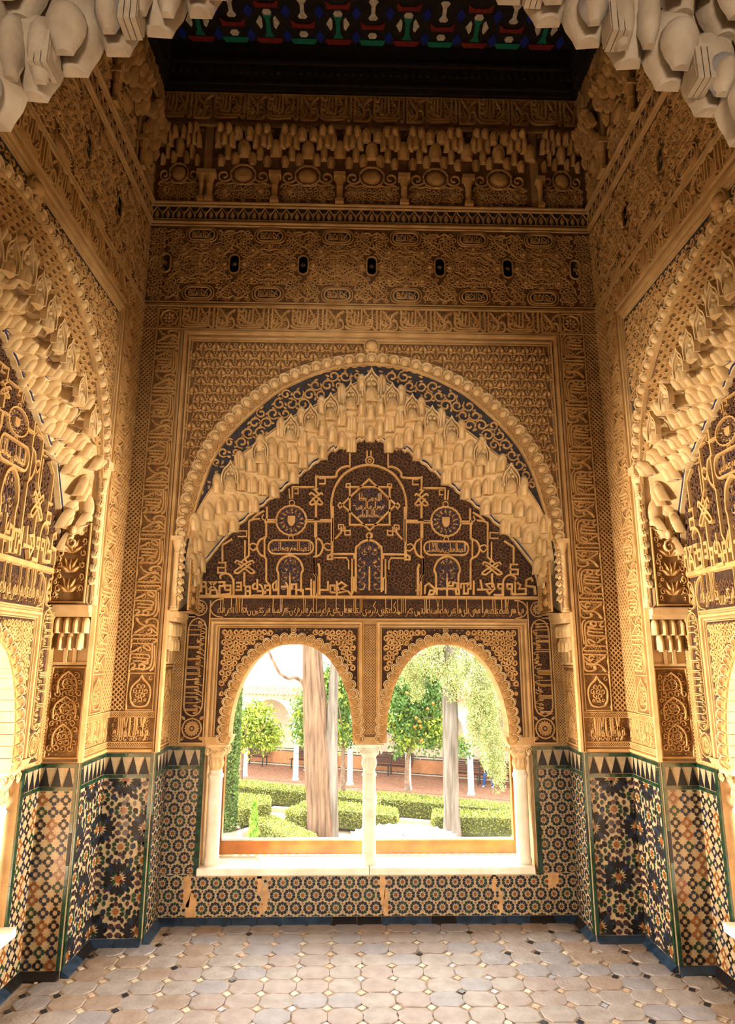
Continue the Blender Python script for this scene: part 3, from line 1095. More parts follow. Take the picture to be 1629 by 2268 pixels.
# ------------------------------------------------------------------ carving of one wall (three walls share the meshes)
def niche(wall, side):
    D = D_S if side else D_B
    fx = (lambda u: u * SX) if side else (lambda u: u)
    fz = (lambda z: float(zmap(z))) if side else (lambda z: z)

    fi = (lambda z: float(zmap(inner(z)))) if side else (lambda z: z)

    def flat(name, fn, mats, y=0., stuff=False, smooth=False, inn=False):
        """carving made once in wall coordinates and bent to the narrower side niche"""
        me = cached((name, side), lambda: (warp_mb(fn(), inn) if side else fn()).mesh(name, mats, smooth))
        return obj(name, me, wall, T(0, y, 0), stuff=stuff)

    def unit(name, fn, mats, M, smooth=True):
        me = cached((name, 'u'), lambda: fn().mesh(name, mats, smooth))
        return obj(name, me, wall, M)

    # ---- spandrel
    def sp_ground():
        mb = MB()
        n = len(P_EXT)
        grid_strip(mb, P3(P_EXT, -.002), P3(np.stack([P_EXT[:, 0], np.full(n, 3.60)], 1), -.002))
        for s in (-1, 1):
            rect(mb, s * 1.215, s * 1.235, 2.29, 3.6, -.002)
        return mb

    def lun_ground():
        mb = MB()
        a, b = resample(P_RIB, 90), resample(P_OUT, 90)
        if side:
            b[:, 1] = inner(b[:, 1])
        grid_strip(mb, P3(a, -.003), P3(b, -.003))
        return mb

    def lun_scrolls():
        mb = MB()
        ins = lambda u, z: (z < F_RIB(u) - .016) & (z > F_OUT(u) + .022) & (z > 2.3)
        scrolls(mb, ins, (-1.15, 1.15, 2.25, 3.46), .078, .0112, .010, .003, leaves=True, turns=1.1, seg=12, rng=np.random.default_rng(8))
        return mb

    def sp_scrolls():
        mb = MB()
        ins = lambda u, z: (np.abs(u) < 1.205) & (z < 3.585) & (z > F_EXT(u) + .03) & (z > 2.35)
        scrolls(mb, ins, (-1.21, 1.21, 2.3, 3.6), .085, .010, .009, .003, leaves=True, turns=1.25, seg=14, rng=np.random.default_rng(12))
        scrolls(mb, ins, (-1.17, 1.21, 2.33, 3.6), .05, .007, .006, .003, leaves=False, turns=.9, seg=8, rng=np.random.default_rng(13))
        return mb

    net_units = []
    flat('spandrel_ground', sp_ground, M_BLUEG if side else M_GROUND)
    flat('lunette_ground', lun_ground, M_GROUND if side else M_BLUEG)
    if not side:
        flat('lunette_vines', lun_scrolls, M_REL, stuff=True)
        r, z = 0, 3.566
        while z > 2.3:
            for k in range(-15, 16):
                u = (k + .5 * (r % 2)) * .0865
                if abs(u) < 1.178 and z > F_EXT(abs(u) + .03) + .028 and not (abs(u) < .06 and z > 3.53):
                    net_units.append((u, z))
            z -= .062
            r += 1
        nm, fn = 'sebka_leaf', sebka_unit
    else:
        flat('spandrel_vines', sp_scrolls, M_REL, stuff=True)
        r, z = 0, 3.44
        while z > 2.1:
            for k in range(-20, 21):
                u = (k + .5 * (r % 2)) * .075
                if z < F_RIB(abs(u) + .02) - .02 and z > inner(F_OUT(u)) + .02:
                    net_units.append((u, z))
            z -= .052
            r += 1
        nm, fn = 'net_drop', drop_unit
    net_units.sort(key=lambda p: -p[1] if not side else -p[0])
    rest = MB()
    me = cached((nm, 'u'), lambda: fn().mesh(nm, M_REL))
    proto = fn()
    for i, (u, z) in enumerate(net_units):
        M = T(fx(u), -.002, fz(z))
        if i < 295:
            obj(nm, me, wall, M)
        else:
            rest.merge(proto, M)
    if rest.n:
        obj('leaf_net', rest, wall, mats=M_REL, stuff=True)

    # ---- extrados: scallops, little rosettes, ribs
    def along(path, step, off):
        L = arc_len(path)[-1]
        n = int(L / step) // 2 * 2 + 1
        p = resample(path, n)
        t = np.gradient(p, axis=0)
        ang = np.arctan2(t[:, 1], t[:, 0])
        nr = np.stack([-np.sin(ang), np.cos(ang)], 1)
        return p + nr * off, ang
    wp = P_EXT.copy()
    wr = P_RIB.copy()
    if side:
        wp = np.stack([wp[:, 0] * SX, zmap(wp[:, 1])], 1)
        wr = np.stack([wr[:, 0] * SX, zmap(wr[:, 1])], 1)
    p, ang = along(wp, .076, -.022)
    for q, a in zip(p, ang):
        unit('scallop', scallop_unit, M_IVORY, T(q[0], -.004, q[1], ry=-a))
    p, ang = along(wp, .062, -.066)
    for q, a in zip(p, ang):
        unit('arch_rosette', scallop_rose, M_REL, T(q[0], -.005, q[1], ry=-a))

    def ribs():
        mb = MB()
        n = 80
        a, b = resample(P_EXT, n), resample(P_RIB, n)
        grid_strip(mb, P3(a, -.005), P3(b, -.005))
        ribbon(mb, resample(P_RIB, n), .016, .020, .003)
        ribbon(mb, resample(P_EXT, n) + [0, .006], .008, .016, .002)
        po = resample(P_OUT, n)
        if side:
            po[:, 1] = inner(po[:, 1])
        ribbon(mb, po + [0, .008], .008, .010, .002)
        return mb
    flat('arch_rib', ribs, M_MOULD)
    # boss over the apex
    def boss():
        mb = MB()
        dome(mb, 0, 0, .046, .05, 0, 18, 4)
        for s in (-1, 1):
            dome(mb, s * .03, -.032, .018, .04, 0, 8, 2)
        ribbon(mb, circle(0, 0, .05, 24), .010, .02, 0, True)
        return mb
    unit('apex_boss', boss, M_MOULD, T(0, -.004, fz(3.575)))

    # ---- frame mouldings
    def frame():
        mb = MB()
        for e, zt, zb, w, h in ((1.2445, 3.662, 1.0, .030, .022), (1.215, 3.622, 2.27, .016, .016), (1.199, 3.603, 2.27, .008, .010)):
            ribbon(mb, [(-e, zb), (-e, zt), (e, zt), (e, zb)], w, h, 0, flat=.55)
        ribbon(mb, [(-1.265, 1.0), (-1.265, 3.681), (1.265, 3.681), (1.265, 1.0)], .010, .016, 0)
        return mb
    flat('frame_moulding', frame, M_MOULD)

    # ---- muqarnas
    cells = []
    for j in range(-17, 18):
        u = j * .0655
        zo = float(F_OUT(u))
        zi = float(F_IN(u))
        hh = .118
        for k in range(4):
            zb = zo - (k + 1) * hh + (.059 if j % 2 else 0) - .012
            if zb < zi - .05:
                break
            t = min(1, max(0, (zo - (zb + .62 * hh)) / max(.05, zo - zi)))
            cells.append((u, zb, t * D - .004, .070 if j % 2 else .078, hh * (1.0 if (j + k) % 3 else 1.08), (j * 7 + k * 3) % 5))
    for s in (-1, 1):
        for k, (z, w) in enumerate(((2.40, .062), (2.29, .066), (2.18, .07), (2.06, .075))):
            cells.append((s * (1.125 + .006 * k), z, D * .28, w, .13, k % 3))
            cells.append((s * (1.135), z - .06, D * .66, .06, .12, 1))
    for (u, zb, y, w, h, c) in cells:
        nm, fn = (('muqarnas_cell', cell_a), ('muqarnas_cell_painted', cell_b), ('muqarnas_cell_split', cell_c), ('muqarnas_cell', cell_a), ('muqarnas_cell_split', cell_c))[c]
        me = cached((nm, 'u'), lambda: fn().mesh(nm, [M_IVORY, M_BLUE], True))
        obj('muqarnas_cell', me, wall, T(fx(u), y, fi(zb), sx=w, sy=.100, sz=h * (.8 if side and zb > 2.29 else 1)))
    for i, u in enumerate((0, .137, .268, .398, .525, .715, .90)):
        for s in ((1,) if u == 0 else (-1, 1)):
            M = T(fx(s * u), -.004, fi(float(F_OUT(u))) - .055, sx=1.15 if u == 0 else .92, sz=1.2 if u == 0 else .95)
            unit('finial', finial, M_IVORY, M)
    # stepped lip of the vault over the tympanum
    def lip():
        mb = MB()
        h = C_IN[:-2]
        pts = [(0, 3.075)]
        for k in range(1, 17):
            u = k * .0608
            pts += [(u - .052, float(F_IN(u)) + .045), (u - .03, float(F_IN(u)) + .030), (u - .012, float(F_IN(u)) + .004), (u, float(F_IN(u)) - .006)]
        pts += [(1.10, 2.14), (1.13, 1.98), (1.135, 1.94)]
        pts = np.array(pts)
        for sg in (1, -1):
            ribbon(mb, pts * [sg, 1], .014, .03, 0, flat=.7)
            ribbon(mb, pts * [sg, 1] + [0, .016], .006, .036, 0, mi=1)
        return mb
    flat('vault_lip', lip, [M_IVORY, M_BLUE], D - .002, inn=True)
    # scalloped edge and shell below the springing, colonnettes, corbels
    for s in (-1, 1):
        for k in range(8):
            unit('scallop', scallop_unit, M_IVORY, T(fx(s * 1.178), .006, fz(1.90 + .047 * k), sx=.62, sz=.72))

        def shell():
            mb = MB()
            for k in range(9):
                a = PI * (.1 + .8 * k / 8)
                leaf(mb, 0, 0, a, .11, .024, .016)
            dome(mb, 0, 0, .03, .03, 0, 10, 3)
            ribbon(mb, spiral(0, -.07, .035, .008, 1.2, PI / 2, 1, 12), .012, .014)
            return mb
        unit('shell_ornament', shell, M_IVORY, T(fx(s * 1.122), D * .5, fz(2.075), rz=-s * PI / 2, sx=min(1, D / .24)))

        def spring_panel():
            mb = MB()
            L = .36
            rect(mb, 0, D, 0, L, -.001, 1)
            ribbon(mb, [(.010, .008), (D - .010, .008), (D - .010, L - .01), (.010, L - .01)], .010, .010, 0, True)
            for k in range(4):
                z = .05 + .085 * k
                for q in (-1, 1):
                    for a in (.5, 1.05):
                        leaf(mb, D / 2, z, PI / 2 - q * a, min(.075, D * .40), .022, .012, .001)
                leaf(mb, D / 2, z, PI / 2, .06, .024, .014, .001)
            scrolls(mb, lambda x, z: (x > .02) & (x < D - .02) & (z > .02) & (z < L - .02) & (np.abs(x - D / 2) > D * .22), (0, D, 0, L), .03, .007, .008, .001, turns=1, seg=8, rng=np.random.default_rng(36))
            return mb
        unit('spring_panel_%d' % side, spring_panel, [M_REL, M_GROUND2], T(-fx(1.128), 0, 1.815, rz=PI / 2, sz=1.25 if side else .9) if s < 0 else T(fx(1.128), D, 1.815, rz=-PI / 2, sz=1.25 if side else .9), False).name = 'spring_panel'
        obj('shell_cell', cached(('muqarnas_cell_split', 'u'), lambda: cell_c().mesh('muqarnas_cell_split', [M_IVORY, M_BLUE], True)), wall, T(fx(s * 1.150), D * .5, fz(2.10), rz=-s * PI / 2, sx=D * .92, sy=.075, sz=.20 if side else .17))

        def colonnette():
            mb = MB()
            lathe(mb, [(.0, 0), (.024, 0), (.024, .012), (.018, .02), (.020, .028), (.0155, .036), (.0155, .40), (.019, .405), (.0155, .412), (.017, .43), (.028, .47), (.030, .495), (.0, .495)], 10)
            mb.box((-.036, -.03, .495), (.036, .03, .525))
            return mb
        unit('colonnette', colonnette, M_IVORY, T(fx(s * 1.205), -.012, 1.815, sz=1.55 if side else .87))

        def corbel():
            mb = MB()
            mb.box((0, -.075, 1.775), (D, .01, 1.812))
            mb.box((0, -.060, 1.752), (D, .01, 1.776))
            mb.box((0, -.004, 1.50), (D, .002, 1.755))
            w = D / 4
            for k in range(4):
                mb2 = MB()
                bullet(mb2, w * 1.06, .092, .05, 1.664)
                mb2.v[-1][:, 0] += w * (k + .5)
                mb.merge(mb2)
            for k in range(3):
                mb2 = MB()
                bullet(mb2, w * 1.04, .098, .04, 1.583)
                bullet(mb2, w * .6, .075, .02, 1.575, -.03)
                for q in (-1, -2):
                    mb2.v[q][:, 0] += w * (k + 1)
                mb.merge(mb2)
            for k in range(2):
                mb.box((w * (k + 1) + w * .3, -.016, 1.51), (w * (k + 1) + w * .7, .0, 1.60))
            mb.box((0, -.012, 1.497), (D, .0, 1.512))
            return mb
        unit('corbel_%d' % side, corbel, M_IVORY, T(-fx(A_N), 0, 0, rz=PI / 2) if s < 0 else T(fx(A_N), D, 0, rz=-PI / 2), False).name = 'corbel'

        def jamb_panel():
            mb = MB()
            rect(mb, 0, D, 1.0, 1.50, -.001, 1)
            ribbon(mb, [(.012, 1.02), (D - .012, 1.02), (D - .012, 1.485), (.012, 1.485)], .012, .008, 0, True)
            ins = lambda x, z: (x > .022) & (x < D - .022) & (z > 1.03) & (z < 1.475)
            scrolls(mb, ins, (0, D, 1.02, 1.49), .036, .008, .008, .001, turns=1.1, seg=9, rng=np.random.default_rng(31))
            for z, r in ((1.13, .05), (1.27, .06), (1.40, .05)):
                o = smooth_pts([(-r, -.05), (-r, 0), (-r * .7, .035), (0, .062)], 3)
                q = np.concatenate([o, o[::-1][1:] * [-1, 1]])
                ribbon(mb, q + [D / 2, z], .010, .013, .001)
                rosette(mb, D / 2, z, .028, 8, .012, .001)
            return mb
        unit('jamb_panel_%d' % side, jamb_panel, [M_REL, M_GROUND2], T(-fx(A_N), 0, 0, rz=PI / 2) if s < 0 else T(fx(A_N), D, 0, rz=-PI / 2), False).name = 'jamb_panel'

    # ---- tympanum
    flat('tympanum_ground', tymp_panels, [M_BROWNG, M_NAVY], D, inn=True)
    flat('tympanum_vines', tymp_vines, M_BROWNR, D, stuff=True, inn=True)
    flat('strapwork', tymp_strap, M_REL, D, inn=True)
    flat('angular_inscription', tymp_kufic, M_REL, D, inn=True)
    flat('medallion_script', tymp_script, M_REL, D, inn=True)

    # ---- poem band, rosettes, upright cartouches, window frames
    def bands_ground():
        mb = MB()
        rect(mb, -1.14, 1.14, 1.79, 1.915, -.0015)
        for s in (-1, 1):
            rect(mb, s * 1.05, s * 1.19, 1.01, 1.79, -.0015)
        return mb

    def bands_frame():
        mb = MB()
        ribbon(mb, [(-1.15, 1.928), (1.15, 1.928)], .026, .018)
        for z in (1.783,):
            ribbon(mb, [(-1.04, z), (1.04, z)], .010, .012)
        for s in (-1, 1):
            for e, w in ((1.045, .010), (1.195, .012)):
                ribbon(mb, [(s * e, 1.0), (s * e, 1.90)], w, .012)
            ribbon(mb, [(s * 1.045, 1.012), (s * 1.195, 1.012)], .012, .012)
            rosette(mb, s * 1.115, 1.852, .050, 12, .010, .002)
            rosette(mb, s * 1.12, 1.10, .062, 16, .010, .002, w=.010)
            for q in (0, 1):
                c = circle(s * 1.12, 1.10, .036 - .014 * q, 20, 8, .1)
                ribbon(mb, c, .007, .009, .002, True)
            for dx in (-1, 1):
                for dz in (-1, 1):
                    leaf(mb, s * 1.12 + dx * .045, 1.10 + dz * .05, math.atan2(dz, dx), .035, .02, .008, .002)
            # cartouche outlines
            o = smooth_pts([(0, -.30), (.035, -.285), (.052, -.255), (.058, -.2), (.058, .2), (.052, .262), (.035, .295), (0, .312)], 3)
            q = np.concatenate([o, o[::-1][1:-1] * [-1, 1]]) + [s * 1.12, 1.475]
            ribbon(mb, q, .010, .012, .002, True)
        o = smooth_pts([(-1.045, 1.852), (-1.03, 1.885), (-1.0, 1.905), (-.96, 1.912)], 3)
        for sg in (1, -1):
            for zz in (1, -1):
                q = o * [sg, 1]
                q[:, 1] = 1.852 + zz * (q[:, 1] - 1.852)
                ribbon(mb, q, .009, .012, .002)
        return mb

    def bands_vines():
        mb = MB()
        r = np.random.default_rng(41)
        scrolls(mb, lambda x, z: (np.abs(x) < 1.02) & (z > 1.80) & (z < 1.905), (-1.04, 1.04, 1.795, 1.915), .034, .008, .006, .0015, turns=1.1, seg=8, rng=r)
        for s in (-1, 1):
            scrolls(mb, lambda x, z: (np.abs(np.abs(x) - 1.12) < .05) & (z > 1.19) & (z < 1.76), (s * 1.12 - .06, s * 1.12 + .06, 1.18, 1.78), .034, .008, .006, .0015, turns=1.1, seg=8, rng=r)
            scrolls(mb, lambda x, z: (np.abs(np.abs(x) - 1.12) < .064) & (((z > 1.02) & (z < 1.17) & (np.hypot(np.abs(x) - 1.12, z - 1.1) > .07)) | ((z > 1.80) & (z < 1.91) & (np.hypot(np.abs(x) - 1.115, z - 1.852) > .056))), (s * 1.12 - .07, s * 1.12 + .07, 1.01, 1.92), .022, .007, .007, .0015, turns=.9, seg=7, rng=r)
        return mb

    def poem():
        mb = MB()
        arabic(mb, 'wma hw xabt jlt bhra fbhy elyh ajbr bh txs btale mn jdra almlk tjlby bkrsy aljlafh fanjly wtrsl trf alrwd njw alsba fbrje mn nfja alaetr flt', -1.0, 1.02, 1.80, 1.918, .0058, .011, .004)
        return mb

    def uprights():
        mb = MB()
        for s, txt in ((-1, 'fwlw an anjwm alzhr waljw alslam fahw alqrar abna wbalh'.replace('q', 'f').replace('z', 'r')), (1, 'xabw fyh alarws alnajr alaly wmn sna lh wbaad almna fafl')):
            m2 = MB()
            arabic(m2, txt, 0, .585, .0, .108, .0062, .011, .004)
            v = m2.v
            if s < 0:
                m2.v = [np.stack([-1.068 - q[:, 2], q[:, 1], 1.185 + q[:, 0]], 1) for q in v]
            else:
                m2.v = [np.stack([1.068 + q[:, 2], q[:, 1], 1.77 - q[:, 0]], 1) for q in v]
            mb.merge(m2)
        return mb
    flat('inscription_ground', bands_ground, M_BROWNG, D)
    flat('inscription_frame', bands_frame, M_REL, D)
    flat('inscription_vines', bands_vines, M_BROWNR, D, stuff=True)
    flat('poem_inscription', poem, M_REL, D)
    flat('upright_inscription', uprights, M_REL, D)

    def side_lattice():
        mb = MB()
        for s in (-1, 1):
            rect(mb, s * 1.2, s * A_N, 1.0, 1.8, -.001, 1)
            a, b = sorted((s * 1.203, s * (A_N - .003)))
            lattice(mb, a, b, 1.0, 1.8, .019, .006, .006, .001)
        rect(mb, -.046, .046, 1.05, 1.75, -.001, 1)
        lattice(mb, -.036, .036, 1.065, 1.742, .018, .0055, .006, .001)
        for x in (-.043, .043):
            ribbon(mb, [(x, 1.05), (x, 1.752)], .010, .012)
        return mb
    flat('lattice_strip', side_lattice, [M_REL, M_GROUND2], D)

    def win_inside(mg):
        def f(u, z):
            t = np.clip(np.abs(np.abs(u) - WC) / (WH + .052), 0, 1)
            lim = np.where(t < 1, WS + (WA + .055 - WS) * (1 - t ** 2.35) ** .52, 1.055)
            return (np.abs(np.abs(u) - .527) < .448 - mg) & (z < 1.735 - mg) & (z > lim) & (z > 1.06)
        return f

    def win_ground():
        mb = MB()
        for s in (-1, 1):
            u = np.linspace(.06, .975, 60)
            top = np.stack([s * u, np.maximum(win_top(u), 1.06)], 1)
            grid_strip(mb, P3(top, -.0015), P3(np.stack([s * u, np.full(60, 1.742)], 1), -.0015))
        return mb

    def win_vines():
        mb = MB()
        scrolls(mb, win_inside(.012), (-1.0, 1.0, 1.04, 1.75), .037, .0118, .012, .001, turns=1.2, seg=10, rng=np.random.default_rng(51))
        return mb

    def win_frame():
        mb = MB()
        for s in (-1, 1):
            for e0, e1, z, w, h in ((.056, 1.022, 1.758, .022, .018), (.066, .994, 1.738, .012, .014), (.076, .978, 1.728, .006, .010)):
                ribbon(mb, [(s * e0, 1.05), (s * e0, z), (s * e1, z), (s * e1, 1.05)], w, h)
            ribbon(mb, circle(s * WC, 1.712, .016, 14), .007, .016, 0, True)
            dome(mb, s * WC, 1.712, .012, .012, 0, 8, 2)
        return mb
    flat('window_spandrel_ground', win_ground, M_BROWNG, D)
    flat('window_spandrel_vines', win_vines, M_REL, D, stuff=True)
    flat('window_moulding', win_frame, M_MOULD, D)
    # scalloped window arches
    t = np.linspace(-WH * .999, WH * .999, 160)
    arch0 = np.stack([t, win_top(WC + t)], 1)
    for s in (-1, 1):
        path = arch0 + [s * WC, 0]
        path = np.concatenate([[(path[0, 0], 1.04)], path, [(path[-1, 0], 1.04)]])
        path[:, 0] *= (SX if side else 1)
        p, ang = along(path, .054, .032)
        for q, a in zip(p, ang):
            unit('window_scallop', window_scallop, M_IVORY, T(q[0], D - .004, q[1], ry=-a))
        p, ang = along(path, .054, .006)
        for q, a in zip(p, ang):
            def wl():
                m = MB()
                bullet(m, .060, .055, .022, -.025, 0, 8, .5)
                for k in (-1, 0, 1):
                    leaf(m, 0, -.018, PI / 2 + k * .7, .034, .014, .010, .020)
                m.box((-.026, -.012, -.03), (.026, .14, -.020))
                return m
            unit('arch_tooth', wl, M_REL, T(q[0], D - .0, q[1], ry=-a))

    # ---- piers: upright motto bands, woven corner strips, lower panels
    na = fx(A_N)
    for s in (-1, 1):
        e1 = 1.495 if side else B_R
        bw = .150
        b0 = na + .030 + (.02 if side else 0)
        mbp = MB()
        key = ('pier', side, s)

        def pier():
            mb = MB()
            lo, hi = s * (b0 - .005), s * (b0 + bw)
            rect(mb, lo, hi, 1.0, 3.87, -.001, 1)
            for x in (b0 - .004, b0 + bw + .003):
                ribbon(mb, [(s * x, 1.23), (s * x, 3.86)], .009, .013)
            a, b = sorted((s * (b0 + bw + .012), s * (e1 - .004)))
            rect(mb, a, b, 1.0, 3.87, -.001, 1)
            lattice(mb, a, b, 1.235, 3.86, (b - a) / max(2, round((b - a) / .034)), .009, .009, .001)
            # medallion panel
            xm = s * (b0 + bw / 2)
            z0, z1 = 1.24, 1.44
            for z in (1.235, 1.445):
                ribbon(mb, [(s * b0, z), (s * (b0 + bw), z)], .009, .012)
            o = smooth_pts([(0, -.085), (.04, -.075), (.058, -.03), (.056, .02), (.035, .05), (.012, .07), (0, .09)], 3)
            q = np.concatenate([o, o[::-1][1:-1] * [-1, 1]]) + [xm, 1.338]
            ribbon(mb, q, .011, .013, .001, True)
            scrolls(mb, lambda x, z: np.hypot((x - xm) / .050, (z - 1.33) / .07) < 1, (xm - .06, xm + .06, 1.25, 1.42), .03, .008, .010, .001, turns=1, seg=8, rng=np.random.default_rng(61))
            scrolls(mb, lambda x, z: (np.hypot((x - xm) / .068, (z - 1.335) / .10) > 1) & (np.abs(x - xm) < .068) & (z > 1.25) & (z < 1.435), (xm - .075, xm + .075, 1.245, 1.44), .026, .007, .008, .001, turns=.9, seg=8, rng=np.random.default_rng(62))
            # lower inscription panel across the whole pier
            a, b = sorted((s * (na + .012), s * (e1 - .003)))
            rect(mb, a, b, .995, 1.23, -.0015, 1)
            for z in (1.225, 1.195, 1.055, 1.028):
                ribbon(mb, [(a, z), (b, z)], .007, .011)
            m2 = MB()
            lattice(m2, 0, .026, a, b, .013, .004, .006, .001)
            for zz in (1.197, 1.028):
                m3 = MB()
                m3.merge(m2)
                m3.v = [np.stack([v[:, 2], v[:, 1], zz + v[:, 0]], 1) for v in m3.v]
                mb.merge(m3)
            arabic(mb, 'wx falb ax allh', a + .03, b - .03, 1.062, 1.192, .011, .012, .0015)
            scrolls(mb, lambda x, z: (x > a + .02) & (x < b - .02) & (z > 1.062) & (z < 1.188), (a, b, 1.058, 1.195), .03, .006, .006, .0015, turns=1, seg=8, rng=np.random.default_rng(63))
            ribbon(mb, [(a, 1.008), (b, 1.008)], .024, .014)
            return mb
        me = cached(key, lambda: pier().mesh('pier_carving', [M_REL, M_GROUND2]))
        obj('pier_carving', me, wall)
        ph = cached('phrase', lambda: phrase(MB(), .335, .140, .0125, .012, .001).mesh('carved_motto', M_REL))
        nP = 7
        st = (3.685 - 1.455) / nP
        for k in range(nP):
            if s < 0:
                M = T(-b0 - .003, 0, 1.455 + st * k, ry=-PI / 2, sx=st / .335, sz=(bw - .008) / .140)
            else:
                M = T(b0 + .003, 0, 1.455 + st * (k + 1), ry=PI / 2, sx=st / .335, sz=(bw - .008) / .140)
            obj('carved_motto', ph, wall, M)

        def corner_sq():
            mb = MB()
            rosette(mb, 0, 0, .058, 8, .011, .001)
            ribbon(mb, [(-.07, -.07), (.07, -.07), (.07, .07), (-.07, .07)], .008, .012, 0, True)
            for k in range(4):
                a = PI / 4 + k * PI / 2
                leaf(mb, .055 * math.cos(a), .055 * math.sin(a), a, .035, .02, .009, .001)
            return mb
        obj('corner_rosette', cached('csq', lambda: corner_sq().mesh('corner_rosette', M_REL)), wall, T(s * (b0 + bw / 2), 0, 3.77))

    # ---- horizontal motto band over the frame, frieze, cornice, muqarnas frieze, top inscription
    zt = fz(3.681)
    e1 = 1.496 if side else B_R

    def upper():
        mb = MB()
        rect(mb, -b0 + .005, b0 - .005, 3.686, 3.87, -.001, 1)
        rect(mb, -e1, e1, 3.87, 4.5, -.001, 1)
        rect(mb, -e1, e1, 4.5, 4.66, -.002, 2)
        for z, w, h in ((3.688, .009, .014), (3.857, .010, .016), (3.872, .010, .010), (3.89, .006, .012), (4.478, .008, .012), (4.497, .016, .024), (4.524, .008, .014), (4.632, .010, .018), (4.650, .016, .030), (5.305, .012, .02), (5.33, .008, .012), (5.565, .018, .03)):
            ribbon(mb, [(-e1, z), (e1, z)], w, h)
        return mb
    me = cached(('upper', side), lambda: upper().mesh('string_courses', [M_MOULD, M_GROUND, M_BLUEG]))
    obj('string_courses', me, wall)
    ph = MESH['phrase']
    nP = 7
    st = 2 * (b0 - .004) / nP
    for k in range(nP):
        obj('carved_motto', ph, wall, T(-(b0 - .004) + st * k, 0, 3.698, sx=st / .335, sz=.148 / .140))
    ph2 = cached('phrase2', lambda: phrase(MB(), .37, .205, .015, .013, .001, True).mesh('carved_motto', M_REL))
    nP = 8
    st = 2 * e1 / nP
    for k in range(nP):
        obj('carved_motto', ph2, wall, T(-e1 + st * k, -.03, 5.345, sx=st / .37))
    # frieze of cartouches
    FW = .462

    def frieze_unit():
        mb = MB()
        h = .58
        r = np.random.default_rng(71)
        for z in (.067, .513):
            slab(mb, rounded_box(-.078, .078, z - .034, z + .034, .033, 4), .005, mi=1)
            ribbon(mb, rounded_box(-.086, .086, z - .042, z + .042, .04, 5), .010, .013, 0, True)
            ribbon(mb, rounded_box(-.104, .104, z - .056, z + .056, .05, 5), .006, .010, 0, True)
            m2 = MB()
            phrase(m2, .135, .050, .0055, .005, .005, False)
            m2.v = [v + np.array([-.068, 0, z - .025]) for v in m2.v]
            mb.merge(m2)
        for x in (-FW / 2, FW / 2):
            slab(mb, rounded_box(x - .026, x + .026, .29 - .064, .29 + .064, .025, 4), .004, mi=1)
            ribbon(mb, rounded_box(x - .034, x + .034, .29 - .072, .29 + .072, .033, 5), .009, .013, 0, True)
            rosette(mb, x, .29, .022, 6, .006, .004, ring=False)
        for x, z, rr in ((0, .29, .018), (.165, .29, .020), (-.165, .29, .020), (.112, .40, .016), (-.112, .40, .016), (.112, .18, .016), (-.112, .18, .016), (0, .435, .014), (0, .145, .014)):
            dome(mb, x, z, rr, .02, 0, 10, 3)
            ribbon(mb, circle(x, z, rr * 1.5, 14), .006, .011, 0, True)
        for k in range(8):
            a = k * PI / 4
            leaf(mb, .022 * math.cos(a), .29 + .022 * math.sin(a), a, .05, .02, .010)
        for rr, lob in ((.088, 8), (.125, 8)):
            c = circle(0, .29, rr, 48, lob, .16)
            ribbon(mb, (c - [0, .29]) * [1.1, .86] + [0, .29], .007, .011, 0, True)
        for sx in (-1, 1):
            for sz in (-1, 1):
                ribbon(mb, smooth_pts([(0, .29 + sz * .06), (sx * .06, .29 + sz * .1), (sx * .13, .29 + sz * .06), (sx * .2, .29 + sz * .12), (sx * .231, .29 + sz * .2)], 3), .007, .010)
                ribbon(mb, smooth_pts([(sx * .231, .29 + sz * .14), (sx * .19, .29 + sz * .17), (sx * .15, .29 + sz * .22), (sx * .19, .29 + sz * .26), (sx * .231, .29 + sz * .24)], 3), .007, .010)
                slab(mb, [(sx * .14 - .016, .29 + sz * .155), (sx * .14, .29 + sz * .155 - .018), (sx * .14 + .016, .29 + sz * .155), (sx * .14, .29 + sz * .155 + .018)], .002, mi=1)
        scrolls(mb, lambda x, z: (np.abs(x) < FW / 2) & (z > .01) & (z < h - .01) & ~((np.abs(x) < .11) & (np.abs(np.abs(z - .29) - .223) < .06)) & ~((np.abs(x) > FW / 2 - .04) & (np.abs(z - .29) < .08)), (-FW / 2, FW / 2, 0, h), .040, .0075, .007, 0, turns=1.1, seg=8, rng=r)
        return mb
    me = cached('frieze', lambda: frieze_unit().mesh('frieze_unit', [M_REL, M_BLUEG]))
    n = 6
    sxx = 2 * e1 / (n * FW + .24)
    for k in range(n):
        obj('frieze_unit', me, wall, T((k - 2.5) * FW * sxx, -.001, 3.893, sx=sxx))
    def frieze_end():
        mb = MB()
        scrolls(mb, lambda x, z: (x > .004) & (x < .12) & (z > .01) & (z < .57), (0, .125, 0, .58), .036, .0075, .008, 0, turns=1.1, seg=9, rng=np.random.default_rng(72))
        rosette(mb, .06, .29, .045, 8, .011, 0)
        return mb
    me = cached('frieze_end', lambda: frieze_end().mesh('frieze_end', M_REL))
    obj('frieze_end', me, wall, T(-e1, -.001, 3.893))
    obj('frieze_end', me, wall, T(e1 - .12, -.001, 3.893))

    def lambrequin():
        mb = MB()
        n = int(2 * e1 / .075)
        st = 2 * e1 / n
        for k in range(n):
            x = -e1 + st * (k + .5)
            o = smooth_pts([(-.5 * st, .0), (-.42 * st, .045), (-.2 * st, .07), (0, .098)], 2)
            q = np.concatenate([o, o[::-1][1:] * [-1, 1]]) + [x, 4.53]
            ribbon(mb, q, .007, .009, .002)
            leaf(mb, x, 4.535, PI / 2, .07, .03, .008, .002)
            leaf(mb, x - .5 * st, 4.60, -PI / 2, .05, .022, .007, .002)
        return mb
    obj('lambrequin_band', cached(('lamb', side), lambda: lambrequin().mesh('lambrequin_band', M_REL)), wall, stuff=True)

